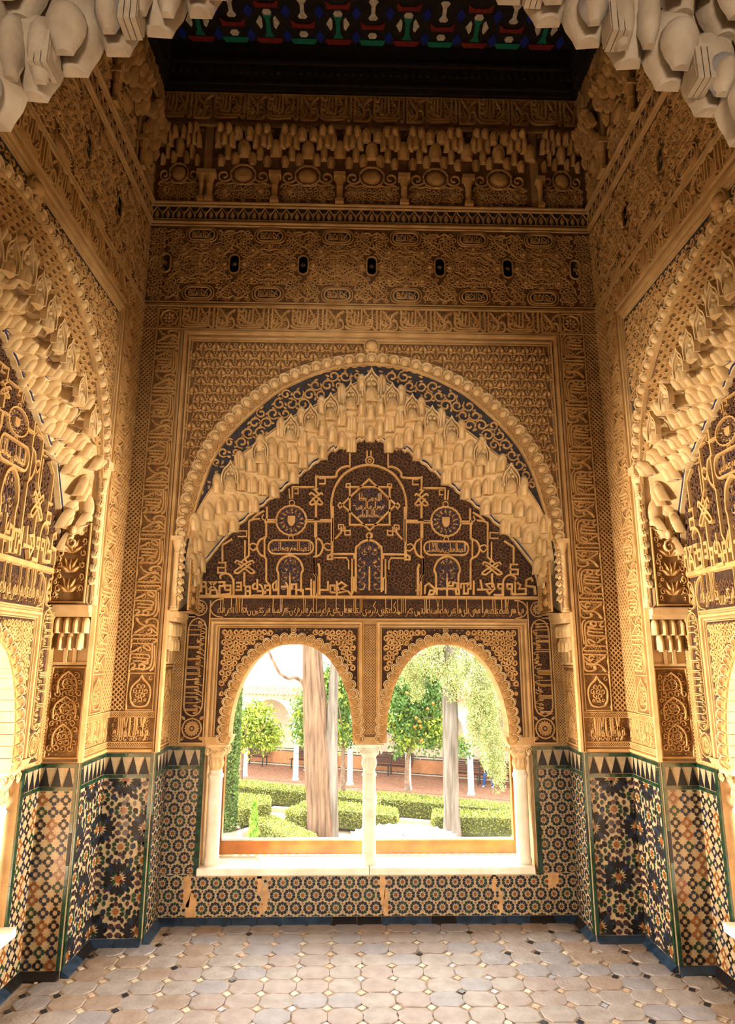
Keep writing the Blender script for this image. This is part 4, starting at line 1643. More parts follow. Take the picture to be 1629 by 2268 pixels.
    # muqarnas frieze: bays of cells over little columns
    BW = .4585

    def bay_ground():
        mb = MB()
        rect(mb, -BW / 2, BW / 2, 0, .65, 0, 1)
        r = np.random.default_rng(81)
        dome(mb, 0, .235, .062, .030, 0, 16, 3, rx=1.12)
        ribbon(mb, circle(0, .235, .078, 32, 12, .06) * [1.1, 1] , .010, .016, 0, True)
        for s in (-1, 1):
            ribbon(mb, spiral(s * .135, .225, .055, .014, 1.3, PI / 2 + s * PI / 2, s, 14), .012, .012)
            ribbon(mb, spiral(s * .12, .10, .042, .012, 1.1, -PI / 2, -s, 12), .010, .011)
            dome(mb, s * .125, .105, .020, .018, 0, 10, 2)
            ribbon(mb, smooth_pts([(s * .03, .15), (s * .07, .165), (s * .11, .155), (s * .16, .17), (s * .19, .14)], 3), .010, .011)
        scrolls(mb, lambda x, z: (np.abs(x) < .2) & (z > .02) & (z < .17) & (np.hypot(x, z - .235) > .09), (-BW / 2, BW / 2, .01, .18), .036, .008, .007, 0, turns=1, seg=8, rng=r)
        scrolls(mb, lambda x, z: (np.abs(x) < .22) & (z > .585) & (z < .64), (-BW / 2, BW / 2, .57, .65), .03, .006, .006, .0, turns=1, seg=7, rng=r)
        return mb

    def bay_col():
        mb = MB()
        mb.box((-.030, -.05, 0), (.030, 0, .025))
        lathe(mb, [(.022, .025), (.026, .035), (.022, .045), (.022, .12), (.026, .125), (.022, .13), (.024, .15), (.034, .18), (.034, .20)], 8, cy=-.026)
        mb.box((-.042, -.06, .20), (.042, 0, .235))
        return mb
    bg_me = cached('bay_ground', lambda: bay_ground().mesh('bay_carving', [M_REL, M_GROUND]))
    bc_me = cached('bay_col', lambda: bay_col().mesh('bay_column', M_REL, True))
    ca = cached('frieze_cell', lambda: cell_a().mesh('frieze_cell', [M_REL, M_BLUE], True))
    cb = cached('frieze_cell_painted', lambda: cell_b().mesh('frieze_cell_painted', [M_REL, M_BLUE], True))

    def bshell():
        mb = MB()
        for k in range(9):
            a = PI * (-.1 + 1.2 * k / 8)
            leaf(mb, 0, -.02, a, .062, .022, .014)
        dome(mb, 0, -.02, .016, .02, 0, 8, 2)
        return mb
    bs_me = cached('bshell', lambda: bshell().mesh('shell', M_REL))
    lay = [(0, .39, .075, .095, 0), (.062, .335, .05, .07, 1), (-.062, .335, .05, .07, 1), (.115, .375, .042, .075, 1), (-.115, .375, .042, .075, 1), (.165, .32, .05, .065, 0), (-.165, .32, .05, .065, 0),
           (.229, .40, .07, .09, 0), (.085, .455, .040, .085, 0), (-.085, .455, .040, .085, 0), (.14, .465, .045, .07, 1), (-.14, .465, .045, .07, 1), (.185, .455, .038, .08, 0), (-.185, .455, .038, .08, 0),
           (.042, .505, .055, .065, 1), (-.042, .505, .055, .065, 1), (.105, .53, .048, .055, 0), (-.105, .53, .048, .055, 0), (.165, .54, .045, .045, 0), (-.165, .54, .045, .045, 0)]
    nb = 7
    sxx = 2 * e1 / (BW * (nb - .27))
    for k in range(nb):
        xc = (k - 3) * BW * sxx
        clip = abs(xc) > e1 - BW * .4
        bay = obj('muqarnas_bay', bg_me, wall, T(max(-e1 + BW * .37, min(e1 - BW * .37, xc)) if clip else xc, -.002, 4.66, sx=sxx * (.74 if clip else 1)))
        obj('bay_column', bc_me, bay, T(-.229 if xc > 0 or not clip else .229, 0, 0))
        obj('shell', bs_me, bay, T(0, -.05, .60))
        for (x, z, w, h, c) in lay:
            if clip and abs(x) > .2:
                continue
            obj('cell', ca if c == 0 else cb, bay, T(x, -.006 - .09 * (z - .32) / .25, z - .012, sx=w * 1.3, sy=.075, sz=h * 1.32))


for nm in ('wall_back', 'wall_left', 'wall_right'):
    niche(WALL[nm], nm != 'wall_back')

# ------------------------------------------------------------------ glazed tile dado
def kite(l0, l1, w, k=.62):
    """petal between two radii, widest at k"""
    m = l0 + (l1 - l0) * k
    return np.array([(l0, 0), (l0 + (m - l0) * .55, -w * .36), (m, -w * .5), (l1 - (l1 - m) * .35, -w * .36), (l1, 0), (l1 - (l1 - m) * .35, w * .36), (m, w * .5), (l0 + (m - l0) * .55, w * .36)])


def shield_pts(l0, l1, w):
    """petal with a notched foot: pointed head outwards"""
    return np.array([(l0 + .18 * (l1 - l0), 0), (l0, -w * .32), (l0 + .25 * (l1 - l0), -w * .5), (l0 + .65 * (l1 - l0), -w * .5), (l1, 0), (l0 + .65 * (l1 - l0), w * .5), (l0 + .25 * (l1 - l0), w * .5), (l0, w * .32)])


def star_out(r, n, inner):
    return star_pts((0, 0), r, n, inner)


def rot2(p, a):
    c, s = math.cos(a), math.sin(a)
    return np.stack([p[:, 0] * c - p[:, 1] * s, p[:, 0] * s + p[:, 1] * c], 1)


SHAPES = {}


def pieces_small(x0, x1, z0, z1, rng):
    """rings of ten petals round little stars, closely set"""
    out = []
    px, pz = .0800, .0690
    SHAPES['s_star'] = star_out(.0125, 10, .72)
    SHAPES['s_pet'] = kite(.0148, .0372, .0190, .6)
    SHAPES['s_dia'] = np.array([(-.006, 0), (0, -.006), (.006, 0), (0, .006)])
    nx = int(math.ceil((x1 - x0) / px)) + 1
    nz = int(math.ceil((z1 - z0) / pz)) + 1
    xc, zc = (x0 + x1) / 2, (z0 + z1) / 2
    for j in range(-nz, nz + 1):
        for i in range(-nx, nx + 1):
            x = xc + (i + .5 * (j % 2)) * px
            z = zc + j * pz * .5 * 2
            if not (x0 - px < x < x1 + px and z0 - pz < z < z1 + pz):
                continue
            out.append(('s_star', x, z, 0, 'r'))
            q = 'kbkkbkgkbk'
            for k in range(10):
                c = q[(k + i + j) % 10]
                if (i * 3 + j) % 5 == 0 and c == 'k':
                    c = 'g'
                out.append(('s_pet', x, z, 2 * PI * (k + .5) / 10, c))
            out.append(('s_dia', x, z + pz * .667, 0, 'r' if (i + j) % 2 else 'w'))
            out.append(('s_dia', x + px * .5, z + pz * .333, .4, 'r'))
    return out


def pieces_big(x0, x1, z0, z1, rng):
    """great sixteen-petal stars in a centred net, ten-petal stars between"""
    out = []
    PX, PZ = .262, .520
    xc, zc = (x0 + x1) / 2, z0 + .30
    SHAPES['b_star'] = star_out(.024, 16, .74)
    SHAPES['b_pet'] = kite(.028, .088, .0315, .66)
    SHAPES['b_tip'] = kite(.091, .130, .031, .5)
    SHAPES['m_star'] = star_out(.020, 10, .72)
    SHAPES['m_pet'] = kite(.0235, .052, .0265, .58)
    SHAPES['f_pet'] = kite(0, .030, .022, .5)
    cen = []
    for j in range(-1, 6):
        for i in range(-2, 3):
            for o in (0, 1):
                cen.append((xc + (i + .5 * o) * PX, zc + (j + .5 * o) * PZ))
    small = []
    for (x, z) in cen:
        small += [(x, z + .165), (x, z - .165)]
        small += [(x + PX / 2, z + .095), (x + PX / 2, z - .095)]
    for (x, z) in cen:
        out.append(('b_star', x, z, 0, 'r'))
        for k in range(16):
            out.append(('b_pet', x, z, 2 * PI * k / 16, 'kkbk'[k % 4]))
        for k in range(16):
            a = 2 * PI * (k + .5) / 16
            px, pz = x + .110 * math.cos(a), z + .110 * math.sin(a)
            if min(math.hypot(px - sx, pz - sz) for sx, sz in small) > .066 and min([math.hypot(px - sx, pz - sz) for sx, sz in cen if (sx, sz) != (x, z)]) > .108:
                out.append(('b_tip', x, z, a, 'pkbp'[k % 4]))
    done = []
    for (x, z) in small:
        if any(math.hypot(x - a, z - b) < .02 for a, b in done):
            continue
        done.append((x, z))
        out.append(('m_star', x, z, 0, 'r'))
        for k in range(10):
            a = 2 * PI * (k + .5) / 10
            qx, qz = x + .037 * math.cos(a), z + .037 * math.sin(a)
            if min(math.hypot(qx - sx, qz - sz) for sx, sz in cen) > .096:
                out.append(('m_pet', x, z, a, 'gkpkg'[k % 5]))
    # fillers on a jittered net where nothing lies yet
    pts = np.array([(x + .06 * math.cos(r) if s == 'b_pet' else x + (.037 * math.cos(r) if s == 'm_pet' else .11 * math.cos(r) if s == 'b_tip' else 0), z + (.06 * math.sin(r) if s == 'b_pet' else .037 * math.sin(r) if s == 'm_pet' else .11 * math.sin(r) if s == 'b_tip' else 0)) for s, x, z, r, c in out])
    g = .0215
    for i in range(int((x1 - x0) / g) + 1):
        for j in range(int((z1 - z0) / g) + 1):
            x, z = x0 + i * g, z0 + j * g
            if np.min(np.hypot(pts[:, 0] - x, pts[:, 1] - z)) > .0215:
                out.append(('f_pet', x, z - .012, PI / 2, 'kpbg'[(i + 2 * j) % 4]))
                pts = np.concatenate([pts, [(x, z)]])
    return out


def pieces_cross(x0, x1, z0, z1, rng):
    """crosses of four notched petals, tiny lozenges at the corners"""
    out = []
    P = .0585
    SHAPES['c_pet'] = shield_pts(.0085, .0288, .0250)
    SHAPES['c_dia'] = np.array([(-.0042, 0), (0, -.0042), (.0042, 0), (0, .0042)])
    xc = (x0 + x1) / 2
    nx, nz = int((x1 - x0) / P) + 2, int((z1 - z0) / P) + 2
    for j in range(nz):
        for i in range(-nx, nx + 1):
            x, z = xc + i * P, z0 + (j + .4) * P
            if not (x0 - P < x < x1 + P):
                continue
            c = ('k', 'r', 'k', 'g', 'b', 'k', 'r', 'b')[(i + 3 * j) % 8]
            for k in range(4):
                out.append(('c_pet', x, z, k * PI / 2, c))
            out.append(('c_dia', x + P / 2, z, 0, 'r'))
            out.append(('c_dia', x, z + P / 2, 0, 'r'))
    return out


TILE_MESH = {}


def tile_mesh(shape, col):
    k = (shape, col)
    if k not in TILE_MESH:
        mb = MB()
        p = SHAPES[shape]
        slab(mb, p, .0016, 0, .06)
        TILE_MESH[k] = (mb, mb.mesh('tile', TILEM[col]))
    return TILE_MESH[k]


def merlon_mesh():
    def fn():
        mb = MB()
        n, w, h = 7, .052, .092
        o = []
        for k in range(n):
            x = w * .5 * (1 - k / n) + .0005
            o += [(x, h * k / n), (x - w * .5 / n * .35, h * (k + 1) / n)]
        o = np.array(o)
        v = np.concatenate([o, o[::-1] * [-1, 1]])
        slab(mb, v, .0018, 0, .02)
        return mb.mesh('merlon', M_TBLACK)
    return cached('merlon', fn)


def dado(wall, M, w, z0, z1, fn, budget, merlons=True, edges=(1, 1), holes=(), name='tile_dado', seed=1, far=False):
    """one flat face of the dado: X 0..w, Z z0..z1 in its own frame"""
    rng = np.random.default_rng(seed)
    base = MB()
    slab(base, [(0, z0), (w, z0), (w, z1), (0, z1)], .004)
    pl = obj(name, base, wall, M, M_CREAM)
    e0, e1 = .018 * edges[0], w - .018 * edges[1]
    zt = z1
    if merlons:
        zt = z1 - .135
        for za, zb in ((z1 - .022, z1), (zt, zt + .02)):
            n = max(1, round((e1 - e0) / .14))
            for k in range(n):
                s = MB()
                a, b = e0 + (e1 - e0) * k / n, e0 + (e1 - e0) * (k + 1) / n
                slab(s, [(a + .0008, za + .001), (b - .0008, za + .001), (b - .0008, zb - .001), (a + .0008, zb - .001)], .006, .004, .0)
                obj('green_strip', s, pl, mats=M_GLAZE)
        n = max(1, round((e1 - e0) / .061))
        for k in range(n):
            x = e0 + (e1 - e0) * (k + .5) / n
            obj('merlon', merlon_mesh(), pl, T(x, -.004, zt + .0205, sx=(e1 - e0) / n / .061))
    for q, x in ((0, 0), (1, w - .018)):
        if edges[q]:
            zz = z0
            while zz < z1 - .01:
                L = rng.uniform(.09, .24)
                zb = min(z1, zz + L)
                s = MB()
                slab(s, [(x + .0005, zz + .001), (x + .0175, zz + .001), (x + .0175, zb - .001), (x + .0005, zb - .001)], .009, .004, .0)
                obj('green_edge', s, pl, mats=M_GLAZE if rng.random() > .12 else M_TBLACK)
                zz = zb
    # pieces
    lst = []
    for (s, x, z, r, c) in fn(e0, e1, z0, zt, rng):
        p = rot2(SHAPES[s], r) + [x, z]
        if p[:, 0].min() < e0 or p[:, 0].max() > e1 or p[:, 1].min() < z0 + .002 or p[:, 1].max() > zt - .002:
            # clip pieces that straddle the border
            q = np.stack([np.clip(p[:, 0], e0, e1), np.clip(p[:, 1], z0 + .002, zt - .002)], 1)
            if np.ptp(q[:, 0]) < .004 or np.ptp(q[:, 1]) < .004:
                continue
            p = q
            s = None
        cx, cz = p.mean(0)
        if any(h(cx, cz) for h in holes):
            continue
        lst.append((s, x, z, r, c, p))
    area = lambda t: -np.ptp(t[5][:, 0]) * np.ptp(t[5][:, 1])
    whole = [t for t in lst if t[0]]
    rest = [t for t in lst if not t[0]]
    step = max(1, len(whole) // max(1, budget))
    whole.sort(key=area)
    single, other = whole[:budget], whole[budget:] + rest
    for (s, x, z, r, c, p) in single:
        obj('tile', tile_mesh(s, c)[1], pl, T(x, -.004, z, ry=-r))
    cols = list(TILEM)
    mbs = MB()
    for (s, x, z, r, c, p) in other:
        slab(mbs, p, .0016, .004, .06, mi=cols.index(c))
    if mbs.n:
        obj('tile_mosaic', mbs, pl, mats=[TILEM[c] for c in cols], stuff=True)
    return pl


ZT0 = .030
for nm in ('wall_back', 'wall_left', 'wall_right'):
    wl = WALL[nm]
    side = nm != 'wall_back'
    D = D_S if side else D_B
    na = A_N * (SX if side else 1)
    e1 = 1.495 if side else B_R
    far_s = {'wall_back': 0, 'wall_left': 1, 'wall_right': -1}[nm]     # end of the wall nearest to the back corner
    small = pieces_cross if side else pieces_small
    hw = 1.03 * (SX if side else 1)
    # below the sill (worn: plaster shows in broken patches)
    def worn(x, z):
        return any(math.hypot((x - a) / b, (z - c) / d) < 1 + .25 * math.sin(9 * x + 7 * z) for a, b, c, d in WORN)
    WORN = [] if side else [(.20, .030, .06, .10), (.17, .022, .17, .09), (.60, .014, .22, .07), (.635, .016, .13, .07), (.61, .012, .05, .06), (1.34, .018, .19, .09), (1.36, .014, .08, .09), (2.02, .014, .2, .08), (2.05, .012, .09, .09), (2.38, .045, .23, .06), (.5, .3, .262, .022), (1.2, .2, .264, .016), (1.85, .4, .262, .02)]
    pl = dado(wl, T(-na, D, 0), 2 * na, ZT0, .262, small, 150 if not side else 110, False, (0, 0), (worn,), seed=3)
    if not side:
        mbp = MB()
        for a, b, c, d in WORN:
            t = np.linspace(0, 2 * PI, 18, endpoint=False)
            rr = 1 + .3 * RNG.random(18)
            o = np.stack([np.clip(a + b * .95 * rr * np.cos(t), .002, 2 * na - .002), np.clip(c + d * .95 * rr * np.sin(t), ZT0, .2625)], 1)
            slab(mbp, o, .0012, .004, .04)
        obj('mortar_patch', mbp, pl, mats=M_PATCH)
    for s in (-1, 1):
        # beside the window
        dado(wl, T(-na if s < 0 else hw + .028, D, 0), na - hw - .028, .262, Z_T, small, 26, True, (0, 0), seed=4)
        strip = MB()
        zz = .262
        while zz < Z_T:
            zb = min(Z_T, zz + RNG.uniform(.14, .3))
            slab(strip, [(s * hw, zz), (s * (hw + .028), zz), (s * (hw + .028), zb - .002), (s * hw, zb - .002)], .010)
            zz = zb
        obj('green_border', strip, wl, T(0, D, 0), M_GLAZE)
        # niche jambs
        dado(wl, T(-na, 0, 0, rz=PI / 2) if s < 0 else T(na, D, 0, rz=-PI / 2), D, ZT0, Z_T, small, 40 if s * far_s >= 0 else 10, True, (1, 0) if s < 0 else (0, 1), seed=5)
        # piers
        near = (not side) or s == far_s
        dado(wl, T(-e1, 0, 0) if s < 0 else T(na, 0, 0), e1 - na, ZT0, Z_T, pieces_big, 70 if near else 8, True, (0, 1) if s < 0 else (1, 0), seed=6)

# blue glazed skirting at the foot of all faces
def skirting(wall, pts, k):
    """tilted slips of glaze along a floor line (world XY)"""
    for i in range(len(pts) - 1):
        a, b = Vector(pts[i]), Vector(pts[i + 1])
        L = (b - a).length
        d = (b - a).normalized()
        nrm = Vector((-d.y, d.x))
        n = max(1, round(L / .15))
        for q in range(n):
            s = MB()
            t0, t1 = L * q / n + .0015, L * (q + 1) / n - .0015
            o = .042
            v = []
            for t in (t0, t1):
                p = a + d * t
                v += [(p.x - nrm.x * .004, p.y - nrm.y * .004, .034), (p.x + nrm.x * o, p.y + nrm.y * o, .004), (p.x + nrm.x * o, p.y + nrm.y * o, -.01), (p.x - nrm.x * .004, p.y - nrm.y * .004, -.01)]
            s.add(v, [[(0, 1, 5, 4), (1, 2, 6, 5), (0, 4, 7, 3), (2, 3, 7, 6), (0, 3, 2, 1), (4, 5, 6, 7)]])
            obj('skirting_tile', s, k, mats=M_BASE if RNG.random() > .3 else M_TBLACK)


nsl = A_N * SX
bl, br = X0 - B_R, X0 + B_R
SK = struct(empty('baseboard_room'))
skirting(None, [(bl - D_S, YC_S - nsl), (bl - D_S, YC_S + nsl), (bl, YC_S + nsl), (bl, Y2), (X0 - A_N, Y2), (X0 - A_N, Y1), (X0 + A_N, Y1), (X0 + A_N, Y2), (br, Y2), (br, YC_S + nsl), (br + D_S, YC_S + nsl), (br + D_S, YC_S - nsl)][::-1], SK)

# ------------------------------------------------------------------ floor of worn octagonal bricks with small glazed squares
FT = [mat('floor_brick_pale', (0.328, 0.289, 0.267), .6, .18, 14, .3, 60, .35, col2=(0.246, 0.209, 0.184)), mat('floor_brick_rose', (0.316, 0.262, 0.238), .6, .18, 14, .3, 60, .35, col2=(0.246, 0.193, 0.168)),
      mat('floor_brick_grey', (0.287, 0.267, 0.271), .6, .2, 14, .3, 60, .35, col2=(0.221, 0.201, 0.205)), mat('floor_brick_orange', (0.316, 0.246, 0.197), .62, .2, 14, .3, 60, .35, col2=(0.238, 0.172, 0.131))]
FI = [mat('inset_black', (.02, .022, .03), .3, .3, 20), mat('inset_cream', (.48, .41, .31), .45, .15, 20), mat('inset_orange', (.42, .30, .21), .6, .2, 20), mat('inset_grey', (.30, .31, .35), .45, .3, 20)]
rf = np.random.default_rng(17)


def brick_mesh(k):
    mb = MB()
    a, b, c = .0775, .0655, .036
    o = np.array([(a, -b + c), (a, b - c), (a - c, b), (-a + c, b), (-a, b - c), (-a, -b + c), (-a + c, -b), (a - c, -b)], float)
    m = []
    for i in range(8):
        p, q = o[i], o[(i + 1) % 8]
        m += [p, (p + q) / 2 + rf.normal(0, .0012, 2)]
    o = np.array(m) + rf.normal(0, .0030, (16, 2))
    top = o * .955
    n = len(o)
    bow = rf.normal(0, .0012, n)
    v = np.concatenate([np.c_[o, np.full(n, -.02)], np.c_[o, np.full(n, -.0022)], np.c_[top, bow * .4], [[0, 0, .0015]]])
    i = np.arange(n)
    j = (i + 1) % n
    mb.add(v, [np.stack([i, j, j + n, i + n], 1), np.stack([i + n, j + n, j + 2 * n, i + 2 * n], 1), np.stack([i + 2 * n, j + 2 * n, np.full(n, 3 * n)], 1)])
    return mb


def in_room(x, y, m=.0):
    if X0 - A_N + m < x < X0 + A_N - m and y < Y1 - m:
        return True
    if bl + m < x < br - m and y < Y2 - m:
        return True
    return bl - D_S + m < x < br + D_S - m and YC_S - nsl + m < y < YC_S + nsl - m


BRP = [brick_mesh(v) for v in range(5)]
BR = [[BRP[v].mesh('floor_brick', FT[c]) for c in range(4)] for v in range(5)]
far_b, far_i, sqp = MB(), MB(), {}        # bricks and insets nearer than the picture shows are laid as one field
sq = {}
for c in range(4):
    m = MB()
    o = np.array([(.0185, 0), (0, .020), (-.0185, 0), (0, -.020)])
    v = np.concatenate([np.c_[o, np.full(4, -.02)], np.c_[o * .96, np.full(4, -.0004)]])
    m.add(v, [[(0, 1, 5, 4), (1, 2, 6, 5), (2, 3, 7, 6), (3, 0, 4, 7), (4, 5, 6, 7)]])
    sqp[c] = m
    sq[c] = m.mesh('floor_inset', FI[c])
PXF, PYF = .158, .134
cnt = 0
cand = []
for j in range(0, 32):
    for i in range(-13, 14):
        x = X0 + .02 + i * PXF
        y = 4.2 - j * PYF
        cand.append((x, y, 0))
        cand.append((x + PXF / 2, y - PYF / 2, 1))
nbk = 0
for (x, y, t) in cand:
    if not in_room(x, y, .035 if t == 0 else .03):
        continue
    if y < .9 and (abs(x - X0) > 1.2 or y < .3):
        continue
    if t == 0:
        lo = rf.random()
        warm = abs(x - X0) > .9
        c = 3 if (warm and lo < .35) else 1 if lo < .4 else 2 if lo < .62 else 0
        vb = rf.integers(5)
        if y < 2.45:
            far_b.merge(BRP[vb], Matrix.Translation((x, y, rf.normal(0, .001))) @ Matrix.Rotation(rf.normal(0, .03), 4, 'Z'), c)
            continue
        o = obj('floor_brick', BR[vb][c], FLOOR)
        o.location = (x + rf.normal(0, .0030), y + rf.normal(0, .0030), rf.normal(0, .0010))
        o.rotation_euler = (rf.normal(0, .006), rf.normal(0, .006), rf.normal(0, .03) + PI * rf.integers(2))
        nbk += 1
    else:
        edge = abs(x - X0) > 1.12
        r = rf.random()
        c = (0 if r < .45 else 1 if r < .85 else 2) if edge else (1 if r < .45 else 3 if r < .56 else 2 if r < .93 else 0)
        if y < 2.45:
            far_i.merge(sqp[c], Matrix.Translation((x, y, 0)), c)
            continue
        o = obj('floor_inset', sq[c], FLOOR)
        o.location = (x, y, 0)
        o.rotation_euler = (0, 0, rf.normal(0, .06))

obj('brick_field', far_b, FLOOR, mats=FT, stuff=True)
obj('inset_field', far_i, FLOOR, mats=FI, stuff=True)

# ------------------------------------------------------------------ window: sill, columns, wooden frame, glass, tooth strip
def column(loc, label, lean=1.0, rings=True):
    e = empty('marble_column', loc)
    tag(e, label, 'column')
    m = MB()
    if rings:
        pr = [(.0, 0), (.046, 0), (.047, .006), (.044, .02), (.0425, .04), (.0415, .27)]
        for k in range(4):
            z = .275 + .012 * k
            pr += [(.0395, z), (.0425, z + .004), (.0425, z + .008)]
        pr += [(.0415, .33), (.0415, .345)]
        for k in range(3):
            z = .352 + .012 * k
            pr += [(.039, z), (.0425, z + .004), (.0425, z + .008)]
        pr += [(.041, .40), (.041, .50), (.047, .508), (.047, .518), (.040, .524), (.038, .545)]
    else:
        pr = [(.0, 0), (.048, 0), (.050, .02), (.044, .035), (.043, .49), (.049, .50), (.050, .515), (.043, .522), (.040, .545)]
    lathe(m, pr, 24)
    obj('shaft', m, e, mats=M_MARBLE, smooth=True)
    m = MB()
    lathe(m, [(.040, .545), (.040, .615), (.046, .62), (.062, .655), (.070, .68)], 16)
    for k in range(10):
        a = 2 * PI * k / 10
        m2 = MB()
        leaf(m2, 0, 0, PI / 2, .075, .030, .010)
        m.merge(m2, T(.041 * math.cos(a), .041 * math.sin(a), .548, rz=a + PI / 2))
    m.box((-.072, -.062, .68), (.072, .062, .70))
    for sx in (-1, 1):
        for sy in (-1, 1):
            m2 = MB()
            ribbon(m2, spiral(0, 0, .022, .006, 1.3, 0, sx, 12), .008, .008)
            leaf(m2, 0, -.03, PI / 2, .04, .03, .012)
            m.merge(m2, T(sx * .046, -.066, .665) if sy < 0 else T(sx * .046, .066, .665, rz=PI))
            m.merge(m2, T(sx * .072, sy * .036, .665, rz=PI / 2 if sx > 0 else -PI / 2))
    m2 = MB()
    rosette(m2, 0, 0, .022, 7, .010, 0, ring=False)
    m.merge(m2, T(0, -.062, .66))
    obj('capital', m, e, mats=M_MARBLE if rings else M_IVORY, smooth=False)
    m = MB()
    m.add([(-.082, -.07, .70), (.082, -.07, .70), (.082, .085, .70), (-.082, .085, .70), (-.098, -.078, .748), (.098, -.078, .748), (.098, .1, .748), (-.098, .1, .748)], [[(0, 1, 5, 4), (1, 2, 6, 5), (2, 3, 7, 6), (3, 0, 4, 7), (4, 5, 6, 7), (0, 3, 2, 1)]])
    obj('abacus', m, e, mats=M_MOULD)
    return e


CYC = Y1 + .075
column((X0, CYC, .300), 'slender ringed marble column standing between the two window arches')
column((X0 - .97, CYC, .300), 'plain marble column at the left end of the window sill', rings=False)
column((X0 + .965, CYC, .300), 'plain marble column at the right end of the window sill', rings=False)
for k, (a, b, lb) in enumerate(((-1.035, -.002, 'white marble sill slab under the left window arch'), (.002, 1.005, 'white marble sill slab under the right window arch'))):
    m = MB()
    y0, y1 = Y1 - .035, Y1 + .22
    z0, z1 = .258, .300
    c = .008
    v = [(a, y0 + c, z0), (b, y0 + c, z0), (b, y1, z0), (a, y1, z0), (a, y0, z0 + c), (b, y0, z0 + c), (a, y0, z1 - c), (b, y0, z1 - c), (a, y0 + c, z1), (b, y0 + c, z1), (b, y1, z1), (a, y1, z1)]
    m.add(np.array(v) + [X0, 0, 0], [[(0, 1, 5, 4), (4, 5, 7, 6), (6, 7, 9, 8), (8, 9, 10, 11), (0, 3, 2, 1), (3, 11, 10, 2)], [(0, 4, 6, 8, 11, 3), (1, 2, 10, 9, 7, 5)]])
    tag(obj('marble_sill', m, mats=M_MARBLE), lb, 'window sill')
# wooden frame
YW = Y1 + .235
WF = struct(empty('window_1', (X0, YW, 0)))


def plank(name, a, b, par=WF, m=M_WOOD):
    mb = MB()
    mb.box(a, b)
    return obj(name, mb, par, mats=m)


plank('bottom_rail', (-1.0, -.004, .307), (1.0, .05, .385))
plank('glazing_bead', (-.955, .006, .385), (.955, .03, .397), m=M_MARBLE)
for s in (-1, 1):
    plank('stile', (min(s * .945, s * 1.0), 0, .385), (max(s * .945, s * 1.0), .05, 1.84))
    plank('side_board', (min(s * 1.0, s * 1.029), -.05, .302), (max(s * 1.0, s * 1.029), .06, 1.84))
plank('top_rail', (-.945, 0, 1.77), (.945, .05, 1.84))
gm = bpy.data.materials.new('window_glass')
gm.use_nodes = True
nt = gm.node_tree
nt.nodes.remove(nt.nodes['Principled BSDF'])
tr = nt.nodes.new('ShaderNodeBsdfTransparent')
tr.inputs[0].default_value = (.97, .985, .975, 1)
gl = nt.nodes.new('ShaderNodeBsdfDiffuse')          # a breath of dust on the pane
gl.inputs[0].default_value = (.9, .9, .88, 1)
mx = nt.nodes.new('ShaderNodeMixShader')
mx.inputs[0].default_value = .012
nt.links.new(tr.outputs[0], mx.inputs[1])
nt.links.new(gl.outputs[0], mx.inputs[2])
nt.links.new(mx.outputs[0], nt.nodes['Material Output'].inputs[0])
mb = MB()
mb.box((-.945, .022, .397), (.945, .026, 1.77))
obj('pane', mb, WF, mats=gm)
for k in range(38):
    mb = MB()
    x = -.98 + k * .0525
    mb.add([(x - .018, -.012, .300), (x + .018, -.012, .300), (x + .018, -.002, .300), (x - .018, -.002, .300), (x - .010, -.012, .309), (x + .010, -.012, .309), (x + .010, -.002, .309), (x - .010, -.002, .309)], [[(0, 1, 5, 4), (1, 2, 6, 5), (2, 3, 7, 6), (3, 0, 4, 7), (4, 5, 6, 7), (0, 3, 2, 1)]])
    obj('frame_tooth', mb, WF, mats=M_MARBLE)
# side windows: columns and sills too
for s, lbl in ((-1, 'left'), (1, 'right')):
    xw = X0 + s * (B_R + D_S)
    nw = empty('marble_sill', (xw, YC_S, .30))
    m = MB()
    m.box((-.06 if s > 0 else -.4, -1.03 * SX, -.04), (.4 if s > 0 else .06, 1.03 * SX, 0))
    obj('slab', m, nw, mats=M_MARBLE)
    tag(nw, 'marble sill of the window in the %s-hand side wall' % lbl, 'window sill')
    column((xw + s * .075, YC_S, .30), 'marble column between the arches of the %s-hand side window' % lbl, rings=False)
    column((xw + s * .075, YC_S + .97 * SX, .30), 'marble column at the far end of the %s-hand side window' % lbl, rings=False)

# ------------------------------------------------------------------ entrance arch: rows of muqarnas cells over the visitor's head
AR = empty('entrance_muqarnas', (0, 0, 0), parent=WALL['wall_front'])
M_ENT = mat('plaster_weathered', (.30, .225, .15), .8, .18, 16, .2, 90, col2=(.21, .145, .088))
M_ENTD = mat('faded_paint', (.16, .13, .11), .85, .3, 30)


def bulb(mb, w, h, d, z0, y0=0., n=12, mi=0, foot=.42):
    """hanging cell: narrow foot, swelling sides, round head"""
    zb = [0, .10, .24, .42, .60, .76, .88, .96, 1]
    rr = [foot, foot + .12, .80, .97, 1, .90, .66, .36, .02]
    a = np.linspace(0, PI, n + 1)
    vs = [np.stack([.5 * w * r * np.cos(a), y0 - d * r * np.sin(a) + .35 * d * (1 - z), np.full(n + 1, z0 + z * h)], 1) for z, r in zip(zb, rr)]
    i = np.arange(n)
    m = n + 1
    fs = [np.stack([j * m + i, j * m + i + 1, (j + 1) * m + i + 1, (j + 1) * m + i], 1) for j in range(len(zb) - 1)]
    fs.append(np.arange(m)[None])
    mb.add(np.concatenate(vs), fs, mi)


